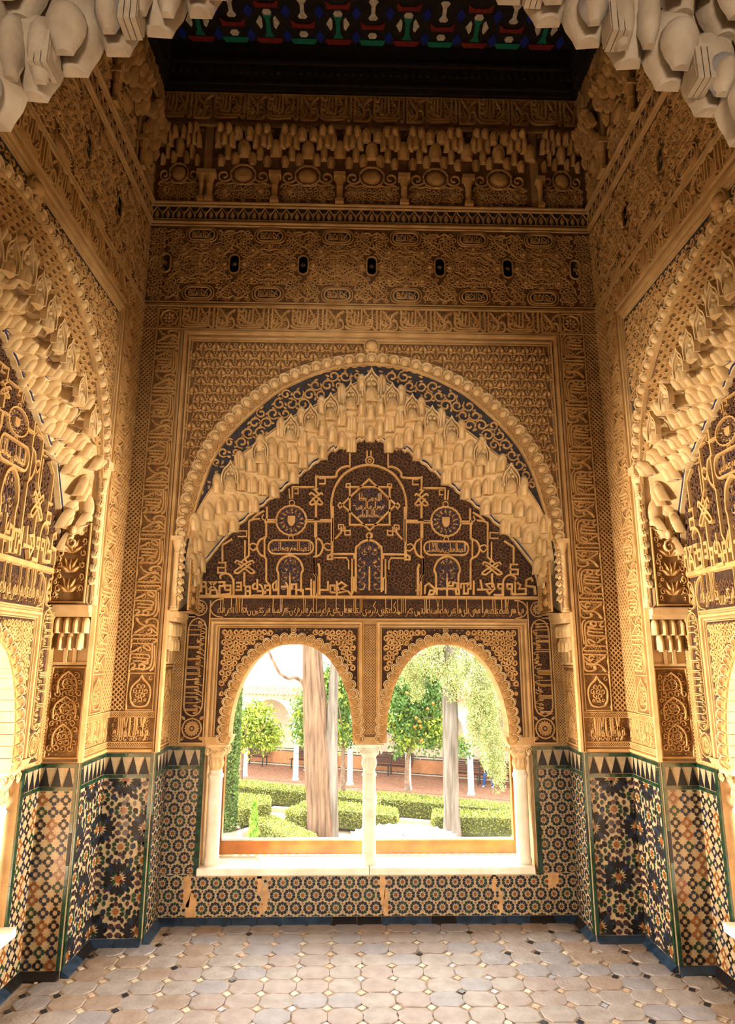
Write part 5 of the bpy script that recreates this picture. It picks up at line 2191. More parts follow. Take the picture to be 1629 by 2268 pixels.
def ent_cell(kind):
    mb = MB()
    bulb(mb, 1.04, 1.05, .62, 0)
    if kind == 0:
        bulb(mb, .70, .66, .34, -.02, -.40, 10)
    elif kind == 1:
        bulb(mb, .56, .50, .34, -.01, -.40, 10, mi=1)
        bulb(mb, .44, .42, .36, -.03, -.43, 10)
    else:
        for s in (-1, 1):
            m2 = MB()
            bulb(m2, .50, .86, .34, -.02, -.36, 8)
            m2.v[-1][:, 0] += s * .24
            mb.merge(m2)
    return mb


def ent_tip():
    """fluted square pendant between two hollows"""
    mb = MB()
    for k in range(3):
        x = (k - 1) * .33
        mb.box((x - .14, -.6, -.1), (x + .14, .2, .62))
    mb.box((-.5, -.5, .0), (.5, .25, .75))
    m2 = MB()
    bullet(m2, 1.0, .5, .6, .62, .1, 8, .5)
    mb.merge(m2)
    return mb


EC = [ent_cell(k).mesh('arch_cell', [M_ENT, M_ENTD], True) for k in range(3)]
ET = ent_tip().mesh('arch_pendant', M_ENT)
FAC = both(FA, 4)
cxa = X0 - .085
er = np.random.default_rng(91)
for row in range(6):
    off = .018 + .088 * row
    p = FAC.copy()
    t = np.gradient(p, axis=0)
    t /= np.linalg.norm(t, axis=1, keepdims=True)
    p = p + np.stack([-t[:, 1], t[:, 0]], 1) * off
    p = p[p[:, 1] > 1.9]
    n = int(arc_len(p)[-1] / .088)
    q = resample(p, n * 2 + 1)
    for k in range(2 * n + 1):
        x, z = q[k]
        if (k + row) % 2 == 0:
            w = .086 + .012 * er.random()
            obj('arch_cell', EC[(k // 2 + row) % 3], AR, T(cxa + x, Y_F - .012 - .055 * row, z - .055, sx=w * 1.06, sy=.095, sz=.150, rz=er.normal(0, .05)))
        elif (row in (0, 2, 4)) and k % 4 == (1 if row == 0 else 3):
            obj('arch_pendant', ET, AR, T(cxa + x, Y_F - .03 - .055 * row, z - .060, sx=.034, sy=.055, sz=.095))
mb = MB()     # smooth ground behind the cells
for r0 in range(6):
    a, b = .018 + .088 * r0, .018 + .088 * (r0 + 1)
    t = np.gradient(FAC, axis=0)
    t /= np.linalg.norm(t, axis=1, keepdims=True)
    nr = np.stack([-t[:, 1], t[:, 0]], 1)
    grid_strip(mb, P3(FAC + nr * a + [cxa, 0], Y_F - .008 - .055 * r0), P3(FAC + nr * b + [cxa, 0], Y_F - .008 - .055 * (r0 + 1)))
obj('arch_ground', mb, AR, mats=M_ENT)

# ------------------------------------------------------------------ ceiling: dark wood border and coloured glass in a wooden lattice
for nm in ('wall_back', 'wall_left', 'wall_right'):
    wl = WALL[nm]
    e1 = B_R if nm == 'wall_back' else 1.497
    mb = MB()
    mb.box((-e1, -.05, 5.58), (e1, 0, Z_C + .01))
    mb.box((-e1, -.075, 5.80), (e1, 0, 5.83))
    mb.box((-e1, -.065, 5.62), (e1, 0, 5.64))
    wb = obj('wooden_border', mb, wl, mats=M_WDARK)
    dm = cached('modillion', lambda: (lambda m: (bullet(m, .03, .07, .02, 0), m)[1])(MB()).mesh('modillion', M_WDARK))
    n = int(2 * e1 / .055)
    for k in range(n):
        obj('modillion', dm, wb, T(-e1 + (k + .5) * 2 * e1 / n, -.05, 5.72))
GL = dict(cream=mat('glass_cream', (.60, .47, .30), .4, .25, 40, emit=.017), green=mat('glass_green', (.02, .17, .09), .3, .2, 30, emit=.008),
          red=mat('glass_red', (.22, .025, .018), .3, .2, 30, emit=.007), blue=mat('glass_blue', (.02, .03, .22), .3, .2, 30, emit=.007))
PAN, PANP = {}, {}
field = MB()


def pane_mesh(nm, pts, c):
    mb = MB()
    o = np.array(pts, float)
    k = len(o)
    v = np.concatenate([np.c_[o, np.zeros(k)], np.c_[o * 1.0, np.full(k, .006)]])
    i = np.arange(k)
    mb.add(v, [np.stack([i, (i + 1) % k, (i + 1) % k + k, i + k], 1), i[::-1][None], (i + k)[None]])
    PAN[nm] = mb.mesh('glass_pane', GL[c])
    PANP[nm] = (mb, list(GL).index(c))


PX_, PY_ = .505, .46
pane_mesh('hex', [(-.034, 0), (-.02, -.022), (.02, -.022), (.034, 0), (.02, .022), (-.02, .022)], 'cream')
pane_mesh('trapg', [(-.10, -.03), (.10, -.03), (.06, .045), (.03, .02), (-.03, .02), (-.06, .045)], 'green')
pane_mesh('trapr', [(-.10, -.03), (.10, -.03), (.06, .04), (-.06, .04)], 'red')
pane_mesh('dia', [(0, -.052), (.034, 0), (0, .052), (-.034, 0)], 'blue')
pane_mesh('redb', [(-.09, -.03), (-.05, .0), (.05, .0), (.09, -.03), (.08, .03), (-.08, .03)], 'red')
pane_mesh('kite', [(-.022, 0), (.008, -.05), (.022, -.03), (.022, .03), (.008, .05)], 'cream')
pane_mesh('kite2', [(.022, 0), (-.008, -.05), (-.022, -.03), (-.022, .03), (-.008, .05)], 'cream')
pane_mesh('bone', [(-.034, -.06), (-.02, -.075), (.02, -.075), (.034, -.06), (.014, -.03), (.014, .03), (.034, .06), (.02, .075), (-.02, .075), (-.034, .06), (-.014, .03), (-.014, -.03)], 'cream')
pane_mesh('boneg', [(-.036, -.08), (.036, -.08), (.016, -.04), (.016, .05), (.036, .09), (-.036, .09), (-.016, .05), (-.016, -.04)], 'green')
lay = [('trapg', 0, .04, 1), ('trapr', .2525, .04, 1), ('hex', 0, .105, 1), ('dia', -.12, .09, 1), ('dia', .12, .09, 1), ('redb', 0, .185, 1), ('kite', .19, .19, 1), ('kite2', .315, .19, 1), ('boneg', .2525, .17, 1), ('dia', -.12, .275, 1), ('dia', .12, .275, 1), ('bone', 0, .30, 1), ('redb', .2525, .33, 1), ('hex', .2525, .265, 1)]
used = 0
for j in range(6):
    for i in range(-3, 4):
        for nm, x, y, s in lay:
            xx = X0 + i * PX_ + x + .0
            yy = 3.975 - (j * PY_ + y)
            if abs(xx - X0) < 1.47 and yy > 1.15:
                if yy > 2.9:
                    obj('glass_pane', PAN[nm], CEIL, T(xx, yy, Z_C - .002))
                else:
                    field.merge(PANP[nm][0], T(xx, yy, Z_C - .002), PANP[nm][1])
obj('pane_field', field, CEIL, mats=list(GL.values()), stuff=True)
# lattice bars around the panes
mb = MB()
for j in range(7):
    y = 3.99 - j * PY_
    mb.box((X0 - 1.5, y - .012, Z_C - .02), (X0 + 1.5, y + .004, Z_C + .012))
obj('lattice_bars', mb, CEIL, mats=M_WDARK)

# ------------------------------------------------------------------ the garden court, one storey below the window
ZG = -4.0
AO = Vector((0.0, 30.24, ZG))
AX, AY = Vector((.917, -.399, 0)), Vector((.399, .917, 0))
ARZ = math.atan2(AX.y, AX.x)
M_LIME = mat('limewash', (.86, .76, .60), .9, .06, 3, .15, 30)
M_LIME2 = mat('gallery_plaster', (.62, .53, .42), .9, .08, 3, .15, 30)
M_STONE = mat('column_marble', (.82, .76, .64), .5, .1, 6)
M_TILE_R = mat('terracotta_paving', (.30, .14, .085), .8, .25, 5, .2, 40)
M_DADO = mat('ochre_dado', (.50, .22, .10), .8, .12, 4)
M_DK = mat('dark_glazed_line', (.05, .035, .035), .5)
M_BENCH = mat('bench_wood', (.085, .035, .028), .6, .2, 20)
M_IRON = mat('bench_iron', (.03, .03, .03), .5)
M_SOIL = mat('garden_soil', (.33, .25, .17), .95, .2, 2, .4, 20, col2=(.24, .17, .11))
M_BARK = mat('cypress_bark', (.21, .125, .078), .95, .3, 9, .8, 30, col2=(.075, .042, .026))
M_BARK2 = mat('cypress_bark_grey', (.21, .175, .15), .95, .3, 9, .8, 30, col2=(.09, .07, .055))
M_TRUNK = mat('orange_tree_bark', (.20, .13, .09), .9, .25, 10, .4, 40)
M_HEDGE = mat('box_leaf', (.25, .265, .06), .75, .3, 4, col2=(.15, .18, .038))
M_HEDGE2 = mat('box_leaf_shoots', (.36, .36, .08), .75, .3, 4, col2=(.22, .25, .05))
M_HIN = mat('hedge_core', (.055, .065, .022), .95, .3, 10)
M_LEAF = mat('orange_leaf', (.10, .20, .035), .5, .35, 3, col2=(.05, .12, .025))
M_LEAF2 = mat('orange_leaf_young', (.34, .40, .045), .55, .3, 3, col2=(.20, .28, .03))
M_CYP = mat('cypress_spray', (.44, .41, .16), .8, .3, 3, col2=(.26, .27, .085))
M_CYP2 = mat('cypress_spray_green', (.16, .24, .06), .8, .3, 3, col2=(.08, .14, .035))
M_ORANGE = mat('orange_fruit', (.50, .125, .008), .45, .1, 20)


for m_ in (M_BARK, M_BARK2):                 # bark runs in long upright strips
    nt_ = m_.node_tree
    g_ = [n for n in nt_.nodes if n.type == 'NEW_GEOMETRY'][0]
    mp = nt_.nodes.new('ShaderNodeMapping')
    mp.inputs['Scale'].default_value = (1, 1, .10)
    nt_.links.new(g_.outputs['Position'], mp.inputs['Vector'])
    for n_ in [n for n in nt_.nodes if n.type == 'TEX_NOISE']:
        nt_.links.new(mp.outputs['Vector'], n_.inputs['Vector'])


def leaf_cloud(mb, P, size, rng, mi=0, droop=0., n_dir=None, asp=.45):
    """one small folded leaf at every point"""
    n = len(P)
    a = rng.normal(0, 1, (n, 3))
    if n_dir is not None:
        a = a * .55 + n_dir
    a[:, 2] -= droop
    a /= np.linalg.norm(a, axis=1, keepdims=True) + 1e-9
    b = np.cross(a, rng.normal(0, 1, (n, 3)))
    b /= np.linalg.norm(b, axis=1, keepdims=True) + 1e-9
    s = size * rng.uniform(.7, 1.25, n)[:, None]
    v = np.stack([P, P + a * s * .5 + b * s * asp, P + a * s, P + a * s * .5 - b * s * asp], 1).reshape(-1, 3)
    i = np.arange(n) * 4
    mb.add(v, [np.stack([i, i + 1, i + 2, i + 3], 1)], mi)


# ground
mb = MB()
mb.box((-60, 16.2, ZG - .4), (60, 70, ZG))
struct(obj('floor_garden', mb, mats=M_SOIL))
mb = MB()
mb.box((-60, -40, ZG - .4), (60, 16.2, ZG))
struct(obj('floor_terrace', mb, mats=mat('planted_ground_low_bounce', (.07, .085, .04), .95, .3, 2, .4, 10)))  # unseen ground, coloured dark to limit light bounced up into the windows
# arcade
GW = struct(empty('wall_arcade', AO, ARZ))
NB = 9
SPAN = 2.70
mb = MB()
n = 17
for k in range(-6, 7):
    xc = (k + .5) * SPAN
    t = np.linspace(0, PI, n)
    R = 1.13
    arch = np.stack([xc - R * np.cos(t), 2.40 + R * np.sin(t)], 1)
    for y in (-.16, .16):
        grid_strip(mb, P3(arch, y), P3(np.stack([arch[:, 0], np.full(n, 3.72)], 1), y))
        rect(mb, xc + R, xc + SPAN - R, 2.40, 3.72, y)
    grid_strip(mb, P3(arch, -.16), P3(arch, .16))
    mb.poly([(xc + R, -.16, 2.4), (xc + SPAN - R, -.16, 2.4), (xc + SPAN - R, .16, 2.4), (xc + R, .16, 2.4)])
mb.box((-17, -.14, 4.06), (17, .2, 9.0))
mb.box((-17, -.16, 3.70), (17, .16, 3.80))
obj('arcade_wall', mb, GW, mats=M_LIME)
mb = MB()
GB = struct(empty('wall_gallery', AO, ARZ))
mb.box((-17, 3.3, 0), (17, 3.5, 5.0))
obj('plaster', mb, GB, mats=M_LIME2)
mb = MB()
mb.box((-17, .18, 3.9), (17, 3.28, 3.95))
mb.v = [v @ np.array(Matrix.Rotation(ARZ, 3, 'Z')).T + np.array(AO) for v in mb.v]
struct(obj('ceiling_gallery', mb, mats=M_LIME2))
mb = MB()
mb.box((-17, 3.26, .12), (17, 3.3, .72))
obj('painted_dado', mb, GB, mats=M_DADO)
mb = MB()
for z in (.10, .74, .86):
    x = -9.
    while x < 9:
        L = RNG.uniform(.25, .8)
        mb.box((x, 3.25, z), (x + L, 3.3, z + .035))
        x += L + RNG.uniform(.03, .1)
obj('dado_line', mb, GB, mats=M_DK)
mb = MB()
mb.box((-17, -.5, -.02), (17, 3.35, .03))
pv = struct(obj('floor_gallery', mb, mats=M_TILE_R))
pv.location = AO
pv.rotation_euler = (0, 0, ARZ)
zz = MB()
bm_ = mat('paving_brick_light', (.40, .21, .14), .8, .25, 6)
for j in range(30):
    for i in range(-52, 52):
        x, y = i * .17 + (.085 if j % 2 else 0), -.42 + j * .12
        a = PI / 4 if j % 2 else -PI / 4
        o = rot2(np.array([(-.085, -.028), (.085, -.028), (.085, .028), (-.085, .028)]), a) + [x, y]
        v = np.concatenate([np.c_[o, np.full(4, .030)], np.c_[o, np.full(4, .036)]])
        zz.add(v, [[(0, 1, 5, 4), (1, 2, 6, 5), (2, 3, 7, 6), (3, 0, 4, 7), (4, 5, 6, 7)]])
obj('paving_bricks', zz, pv, mats=bm_, stuff=True)
# eaves of curved tiles over the arcade
mb = MB()
mb.add([(-17, -.75, 3.74), (17, -.75, 3.74), (17, -.1, 4.08), (-17, -.1, 4.08), (-17, -.75, 3.68), (17, -.75, 3.68), (17, -.1, 3.72), (-17, -.1, 3.72)], [[(0, 1, 2, 3), (0, 4, 5, 1), (4, 7, 6, 5)]])
M_ROOF = mat('roof_tile', (.46, .27, .19), .9, .25, 6)
ev = obj('eaves', mb, GW, mats=M_ROOF)
rt_ = MB()
tube(rt_, [(0, -.78, 3.77), (0, -.1, 4.12)], [.075, .065], 8)
rt_me = rt_.mesh('roof_tile', M_ROOF, True)
for k in range(-45, 40):
    obj('roof_tile', rt_me, ev, T(k * .19, 0, 0))

# arcade columns
col_m = MB()
lathe(col_m, [(.0, 0), (.17, 0), (.17, .08), (.14, .12), (.125, .16), (.115, 1.88), (.135, 1.90), (.135, 1.93), (.115, 1.95)], 18)
col_c = MB()
lathe(col_c, [(.115, 1.95), (.12, 2.05), (.17, 2.18), (.20, 2.24)], 14)
col_c.box((-.20, -.18, 2.22), (.20, .18, 2.27))
col_c.box((-.25, -.19, 2.30), (.25, .19, 2.40))
col_c.box((-.22, -.17, 2.27), (.22, .17, 2.30))
sh_me, cp_me = col_m.mesh('shaft', M_STONE, True), col_c.mesh('capital', M_STONE)
CL = {-3: 'arcade column furthest left in the garden gallery', -2: 'white arcade column behind the small orange tree in the left window', -1: 'white arcade column just left of the big cypress trunk', 0: 'white arcade column just right of the big cypress trunk',
      1: 'white arcade column behind the trunk of the fruiting orange tree', 2: 'pale arcade column right of the grey cypress trunk', 3: 'arcade column furthest right in the garden gallery'}
for k, lb in CL.items():
    p = AO + AX * (k * SPAN)
    e = tag(empty('arcade_column', p, ARZ), lb, 'column', 'columns of the garden gallery')
    obj('shaft', sh_me, e)
    obj('capital', cp_me, e)


# benches against the gallery wall
def bench(x, ln, label, yo=2.58):
    p = AO + AX * x + AY * yo
    e = tag(empty('garden_bench', (p.x, p.y, ZG + .03), ARZ), label, 'bench', 'slatted benches in the gallery')
    for k in range(6):
        mb = MB()
        mb.box((-ln / 2, .38 + .03 * k, .50 + .085 * k), (ln / 2, .41 + .03 * k, .565 + .085 * k))
        obj('back_slat', mb, e, mats=M_BENCH)
    for k in range(5):
        mb = MB()
        mb.box((-ln / 2, -.08 + .09 * k, .43), (ln / 2, -.01 + .09 * k, .46))
        obj('seat_slat', mb, e, mats=M_BENCH)
    for s in (-1, 0, 1):
        mb = MB()
        xx = s * (ln / 2 - .12)
        mb.box((xx - .025, -.06, 0), (xx + .025, -.02, .43))
        mb.box((xx - .025, .34, 0), (xx + .025, .38, .46))
        mb.box((xx - .025, -.06, .40), (xx + .025, .38, .43))
        tube(mb, [(xx, .36, .44), (xx, .44, .72), (xx, .57, 1.0)], .022, 6)
        obj('leg', mb, e, mats=M_IRON)
    return e


def gal_x(px, py, yoff):
    """place along the gallery for a pixel on the plane yoff behind the columns"""
    r = ray(px, py)
    o = Vector((0, 0, HC)) - AO
    t = (yoff - o.dot(AY)) / r.dot(AY)
    q = o + r * t
    return q.dot(AX)


bench(gal_x(552, 1685, 2.9), 2.3, 'dark slatted bench in shade behind the small orange tree')
bench(gal_x(688, 1690, 2.9), 2.0, 'slatted bench half hidden by the big cypress trunk')
bench(gal_x(866, 1705, 2.9), 2.2, 'slatted bench left of the fruiting orange tree trunk')
bench(gal_x(1062, 1720, 2.2), 3.0, 'slatted bench at the right with a person in jeans on it', 1.95)


# people on the benches
def person(p, rz, pose, label):
    """one continuous skinned body; pose gives joints in metres, x right, -y forward"""
    J, E, R = pose
    me = bpy.data.meshes.new('body')
    me.from_pydata([Vector(j) for j in J], E, [])
    o = bpy.data.objects.new('tmp', me)
    COL.objects.link(o)
    md = o.modifiers.new('s', 'SKIN')
    for i, r in enumerate(R):
        sv = me.skin_vertices[0].data[i]
        sv.radius = (r, r) if not isinstance(r, tuple) else r
        sv.use_root = i == 0
    o.modifiers.new('u', 'SUBSURF').levels = 2
    dg = bpy.context.evaluated_depsgraph_get()
    dg.update()
    m2 = bpy.data.meshes.new_from_object(o.evaluated_get(dg))
    bpy.data.objects.remove(o)
    skin = mat('skin', (.56, .34, .23), .6, .1)
    for m in (mat('jacket_grey', (.16, .15, .15), .9, .2), skin, mat('jeans', (.030, .065, .22), .9, .2), mat('white_shoes', (.75, .72, .68), .7)):
        m2.materials.append(m)
    for f in m2.polygons:
        c = f.center
        mi = 0
        if c.z > 1.10 or (c.z > .95 and c.y < -.30):
            mi = 1
        elif c.z < .085:
            mi = 3
        elif c.z < .60 or (c.y < -.12 and c.z < .62):
            mi = 2
        f.material_index = mi
        f.use_smooth = True
    e = empty('person', p, rz)
    tag(e, label, 'person')
    obj('body', m2, e)
    hm = MB()
    hx, hy, hz = J[3]
    lathe(hm, [(.0, .135), (.06, .125), (.095, .08), (.108, .02), (.102, -.04), (.09, -.09)], 12)
    hm.v = [v + np.array([hx, hy + .018, hz + .01]) for v in hm.v]
    obj('hair', hm, e, mats=mat('dark_hair', (.02, .014, .01), .6), smooth=True)
    fm = MB()
    for s in (-1, 1):
        dome(fm, hx + s * .034, hz + .01, .012, .008, -hy + .085, 8, 2)
    leaf(fm, hx, hz + .012, -PI / 2, .05, .028, .022, -hy + .086)
    ribbon(fm, [(hx - .022, hz - .055), (hx + .022, hz - .055)], .010, .005, -hy + .082)
    obj('face_features', fm, e, mats=mat('face_detail', (.36, .17, .12), .6))
    return e


sit = ([(0, 0, .52), (0, .0, .72), (0, .02, 1.0), (0, -.05, 1.24), (0, .01, 1.10),
        (.10, -.02, .50), (.15, -.42, .52), (.17, -.44, .10), (.18, -.60, .05), (-.10, -.02, .50), (-.18, -.40, .52), (-.22, -.40, .10), (-.24, -.56, .05),
        (.19, .02, 1.0), (.26, -.10, .78), (.12, -.30, .98), (.07, -.34, 1.04), (-.19, .02, 1.0), (-.28, -.08, .78), (-.12, -.30, .96), (-.06, -.34, 1.03)],
       [(0, 1), (1, 2), (2, 4), (4, 3), (0, 5), (5, 6), (6, 7), (7, 8), (0, 9), (9, 10), (10, 11), (11, 12), (2, 13), (13, 14), (14, 15), (15, 16), (2, 17), (17, 18), (18, 19), (19, 20)],
       [.16, .15, .16, .105, .06, .10, .085, .065, .05, .10, .085, .065, .05, .075, .055, .042, .038, .075, .055, .042, .038])
xb = gal_x(1084, 1730, 1.75)
pp = AO + AX * xb + AY * 2.1
person((pp.x, pp.y, ZG + .03), ARZ, sit, 'person in grey top and blue jeans on the right-hand bench, hands raised')
xb = gal_x(690, 1700, 2.5)
pp = AO + AX * xb + AY * 2.72
person((pp.x, pp.y, ZG + .03), ARZ, sit, 'person in blue jeans on the bench behind the big cypress trunk')


# hedges
def hedge(pts, top, label, seed, dens=800, green=0):
    rng = np.random.default_rng(seed)
    pts = np.array(pts, float)
    if (np.roll(pts, -1, 0)[:, 0] * pts[:, 1] - pts[:, 0] * np.roll(pts, -1, 0)[:, 1]).sum() > 0:
        pts = pts[::-1]
    c = pts.mean(0)
    e = tag(empty('box_hedge', (c[0], c[1], ZG)), label, 'hedge', 'clipped box hedges')
    q = pts - c
    k = len(q)
    h = top - ZG
    mb = MB()
    v = np.concatenate([np.c_[q * .97, np.full(k, .10)], np.c_[q * .97, np.full(k, h - .03)]])
    i = np.arange(k)
    mb.add(v, [np.stack([i, (i + 1) % k, (i + 1) % k + k, i + k], 1), (i + k)[None]])
    for _ in range(24):
        a = rng.integers(k)
        t = rng.random()
        p = q[a] * (1 - t) + q[(a + 1) % k] * t
        tube(mb, [(p[0] * .9, p[1] * .9, 0), (p[0] * .95, p[1] * .95, .16)], .018, 5)
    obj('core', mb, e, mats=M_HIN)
    P, N = [], []
    for a in range(k):
        p0, p1 = q[a], q[(a + 1) % k]
        L = np.linalg.norm(p1 - p0)
        n = int(L * h * dens)
        t = rng.random((n, 1))
        z = .12 + (h - .12) * rng.random((n, 1)) ** .8
        d = (p1 - p0) / L
        nr = np.array([d[1], -d[0]])
        P.append(np.c_[p0 + (p1 - p0) * t + nr * rng.normal(0, .02, (n, 1)), z])
        N.append(np.tile([nr[0], nr[1], .5], (n, 1)))
    bb = q.min(0), q.max(0)
    n = int(np.prod(bb[1] - bb[0]) * dens)
    s = bb[0] + rng.random((n, 2)) * (bb[1] - bb[0])
    ins = np.zeros(n, bool)
    for a in range(k):
        p0, p1 = q[a], q[(a + 1) % k]
        cr = ((p0[1] > s[:, 1]) != (p1[1] > s[:, 1])) & (s[:, 0] < (p1[0] - p0[0]) * (s[:, 1] - p0[1]) / (p1[1] - p0[1] + 1e-9) + p0[0])
        ins ^= cr
    s = s[ins]
    P.append(np.c_[s, h + rng.normal(0, .02, len(s))])
    N.append(np.tile([0, 0, 1.], (len(s), 1)))
    P, N = np.concatenate(P), np.concatenate(N)
    mb = MB()
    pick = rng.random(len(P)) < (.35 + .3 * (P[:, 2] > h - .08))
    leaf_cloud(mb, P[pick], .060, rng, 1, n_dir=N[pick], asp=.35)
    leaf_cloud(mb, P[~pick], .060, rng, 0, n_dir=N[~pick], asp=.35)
    obj('foliage', mb, e, mats=[M_HEDGE, M_HEDGE2], stuff=True)


def hp(*px):
    return [tuple(on_z(x, y, -3.35).xy) for x, y in px]


ZH = -3.35
hedge(hp((505, 1724), (815, 1759), (815, 1770), (505, 1736)), ZH, 'long clipped hedge below the gallery, seen in the left window', 1)
hedge(hp((840, 1754), (1160, 1784), (1160, 1796), (840, 1768)), ZH, 'long clipped hedge below the gallery, seen in the right window', 2)
hedge(hp((532, 1758), (598, 1764), (596, 1776), (532, 1793)), ZH, 'wedge-shaped hedge beside the dark cypress column', 3)
hedge(hp((634, 1794), (700, 1764), (700, 1782), (660, 1802)), ZH, 'slanting hedge behind the big cypress trunk', 4)
hedge(hp((566, 1814), (604, 1806), (700, 1850), (700, 1878), (640, 1850)), ZH, 'bent hedge in front of the big cypress trunk', 5)
hedge(hp((728, 1774), (878, 1790), (880, 1806), (728, 1792)), ZH, 'green hedge between the big trunk and the fountain', 6)
hedge(hp((962, 1793), (1170, 1800), (1170, 1812), (960, 1807)), ZH, 'thick green hedge behind the grey cypress trunk', 7)
# low kerbs round the beds
for a, b, lb in (((604, 1797), (655, 1801), 'low stone kerb of the left flower bed'), ((886, 1824), (953, 1830), 'low stone kerb behind the fountain'), ((530, 1854), (556, 1845), 'low stone kerb beside the little conifer')):
    p, q = on_z(*a, ZG), on_z(*b, ZG)
    d = (q - p).normalized()
    n = Vector((-d.y, d.x, 0)) * .12
    mb = MB()
    v = [p - n, q - n, q + n, p + n]
    mb.add([(*w.xy, ZG) for w in v] + [(*w.xy, ZG + .16) for w in v], [[(0, 1, 5, 4), (1, 2, 6, 5), (2, 3, 7, 6), (3, 0, 4, 7), (4, 5, 6, 7)]])
    tag(obj('stone_kerb', mb, mats=mat('kerb_stone', (.52, .36, .25), .9)), lb, 'kerb')


# trunks
def fluted(mb, path, rad, seed, n=28, amp=.10):
    """bark-ridged trunk"""
    rng = np.random.default_rng(seed)
    p = smooth_pts(path, 6)
    k = len(p)
    r = np.interp(np.linspace(0, 1, k), np.linspace(0, 1, len(rad)), rad)
    a = np.arange(n) / n * 2 * PI
    ph = rng.uniform(0, 6, 5)
    vs = []
    for i in range(k):
        z = p[i, 2]
        rr = r[i] * (1 + amp * np.sin(3 * a + ph[0] + .25 * z) + amp * .7 * np.sin(7 * a + ph[1] - .2 * z) + amp * .35 * np.sin(13 * a + ph[2] + .6 * z) + rng.normal(0, .022, n))
        vs.append(np.stack([p[i, 0] + rr * np.cos(a), p[i, 1] + rr * np.sin(a), np.full(n, z)], 1))
    i = np.arange(n)
    mb.add(np.concatenate(vs), [np.stack([j * n + i, j * n + (i + 1) % n, (j + 1) * n + (i + 1) % n, (j + 1) * n + i], 1) for j in range(k - 1)])


b0 = on_z(714, 1874, ZG)
YT = b0.y


def tp(px, py, Y=None):
    return np.array(on_y(px, py, Y or YT))


e = tag(empty('cypress_tree', b0), 'thick brown cypress trunk with two stems in the left window', 'tree', 'old cypress trees')
mb = MB()
fluted(mb, np.array([tp(716, 1890), tp(714, 1800), tp(708, 1700), tp(702, 1600), tp(695, 1500), tp(690, 1400), tp(684, 1300), tp(680, 1150)]) - np.array(b0), [.42, .39, .39, .37, .32, .28, .27, .25], 5, 30)
obj('trunk', mb, e, mats=M_BARK, smooth=True)
mb = MB()
fluted(mb, np.array([tp(735, 1890, YT - .1), tp(735, 1800, YT - .1), tp(735, 1700, YT - .1), tp(737, 1600, YT - .1), tp(741, 1500, YT - .1), tp(746, 1400, YT - .1), tp(752, 1200, YT - .1)]) - np.array(b0), [.20, .19, .19, .17, .145, .14, .13], 6, 22)
obj('stem', mb, e, mats=M_BARK2, smooth=True)
mb = MB()
tube(mb, smooth_pts(np.array([tp(680, 1528), tp(668, 1508), tp(652, 1500), tp(638, 1502), tp(620, 1490), tp(606, 1465), tp(594, 1440), tp(580, 1425)]) - np.array(b0), 4), np.linspace(.075, .03, 29), 7)
obj('branch', mb, e, mats=M_BARK, smooth=True)

c0 = on_z(1000, 1866, ZG)
YR = c0.y
e = tag(empty('cypress_tree', c0), 'grey cypress trunk with hanging yellow sprays in the right window', 'tree', 'old cypress trees')
mb = MB()
fluted(mb, np.array([tp(1003, 1885, YR), tp(1000, 1800, YR), tp(998, 1700, YR), tp(998, 1600, YR), tp(997, 1530, YR), tp(998, 1430, YR), tp(1000, 1300, YR), tp(1004, 1150, YR)]) - np.array(c0), [.30, .235, .23, .23, .21, .2, .19, .17], 8, 24)
obj('trunk', mb, e, mats=M_BARK2, smooth=True)
rng = np.random.default_rng(33)
mb = MB()
sprays = []
for (px, py, rx, ry, n, dY) in ((985, 1440, 105, 42, 200, 0), (1040, 1490, 60, 42, 120, -.5), (1075, 1560, 30, 60, 90, -.8), (1090, 1630, 24, 56, 90, -.9), (1104, 1690, 12, 34, 30, -.9), (1058, 1540, 26, 24, 40, -.4), (905, 1462, 42, 30, 60, .2), (1044, 1600, 12, 26, 16, -.5), (1000, 1380, 150, 40, 160, .3), (920, 1500, 18, 30, 24, .1), (880, 1450, 22, 24, 20, 0)):
    for _ in range(n):
        while True:
            a, b = rng.uniform(-1, 1, 2)
            if a * a + b * b < 1:
                break
        p = tp(px + a * rx, py + b * ry, YR + dY + rng.normal(0, .35))
        m = 80
        L = .42 * rng.uniform(.7, 1.4)
        t = rng.random((m, 1))
        pts = p + np.c_[rng.normal(0, .085, m) * (1.1 - .6 * t[:, 0]), rng.normal(0, .08, m), -L * t[:, 0]]
        sprays.append(pts)
P = np.concatenate(sprays) - np.array(c0)
gsel = rng.random(len(P)) < .27
leaf_cloud(mb, P[~gsel], .062, rng, 0, droop=.9, asp=.2)
leaf_cloud(mb, P[gsel], .062, rng, 1, droop=.9, asp=.2)
obj('hanging_sprays', mb, e, mats=[M_CYP, M_CYP2], stuff=True)
mb = MB()
for a, b, c in (((998, 1500), (1050, 1470), (1085, 1500)), ((998, 1480), (940, 1450), (900, 1455)), ((999, 1440), (1060, 1420), (1100, 1440)), ((970, 1492), (985, 1500), (997, 1505))):
    tube(mb, smooth_pts(np.array([tp(*a, YR), tp(*b, YR - .2), tp(*c, YR - .6)]) - np.array(c0), 4), np.linspace(.06, .02, 9), 6)
obj('branch', mb, e, mats=M_BARK2)

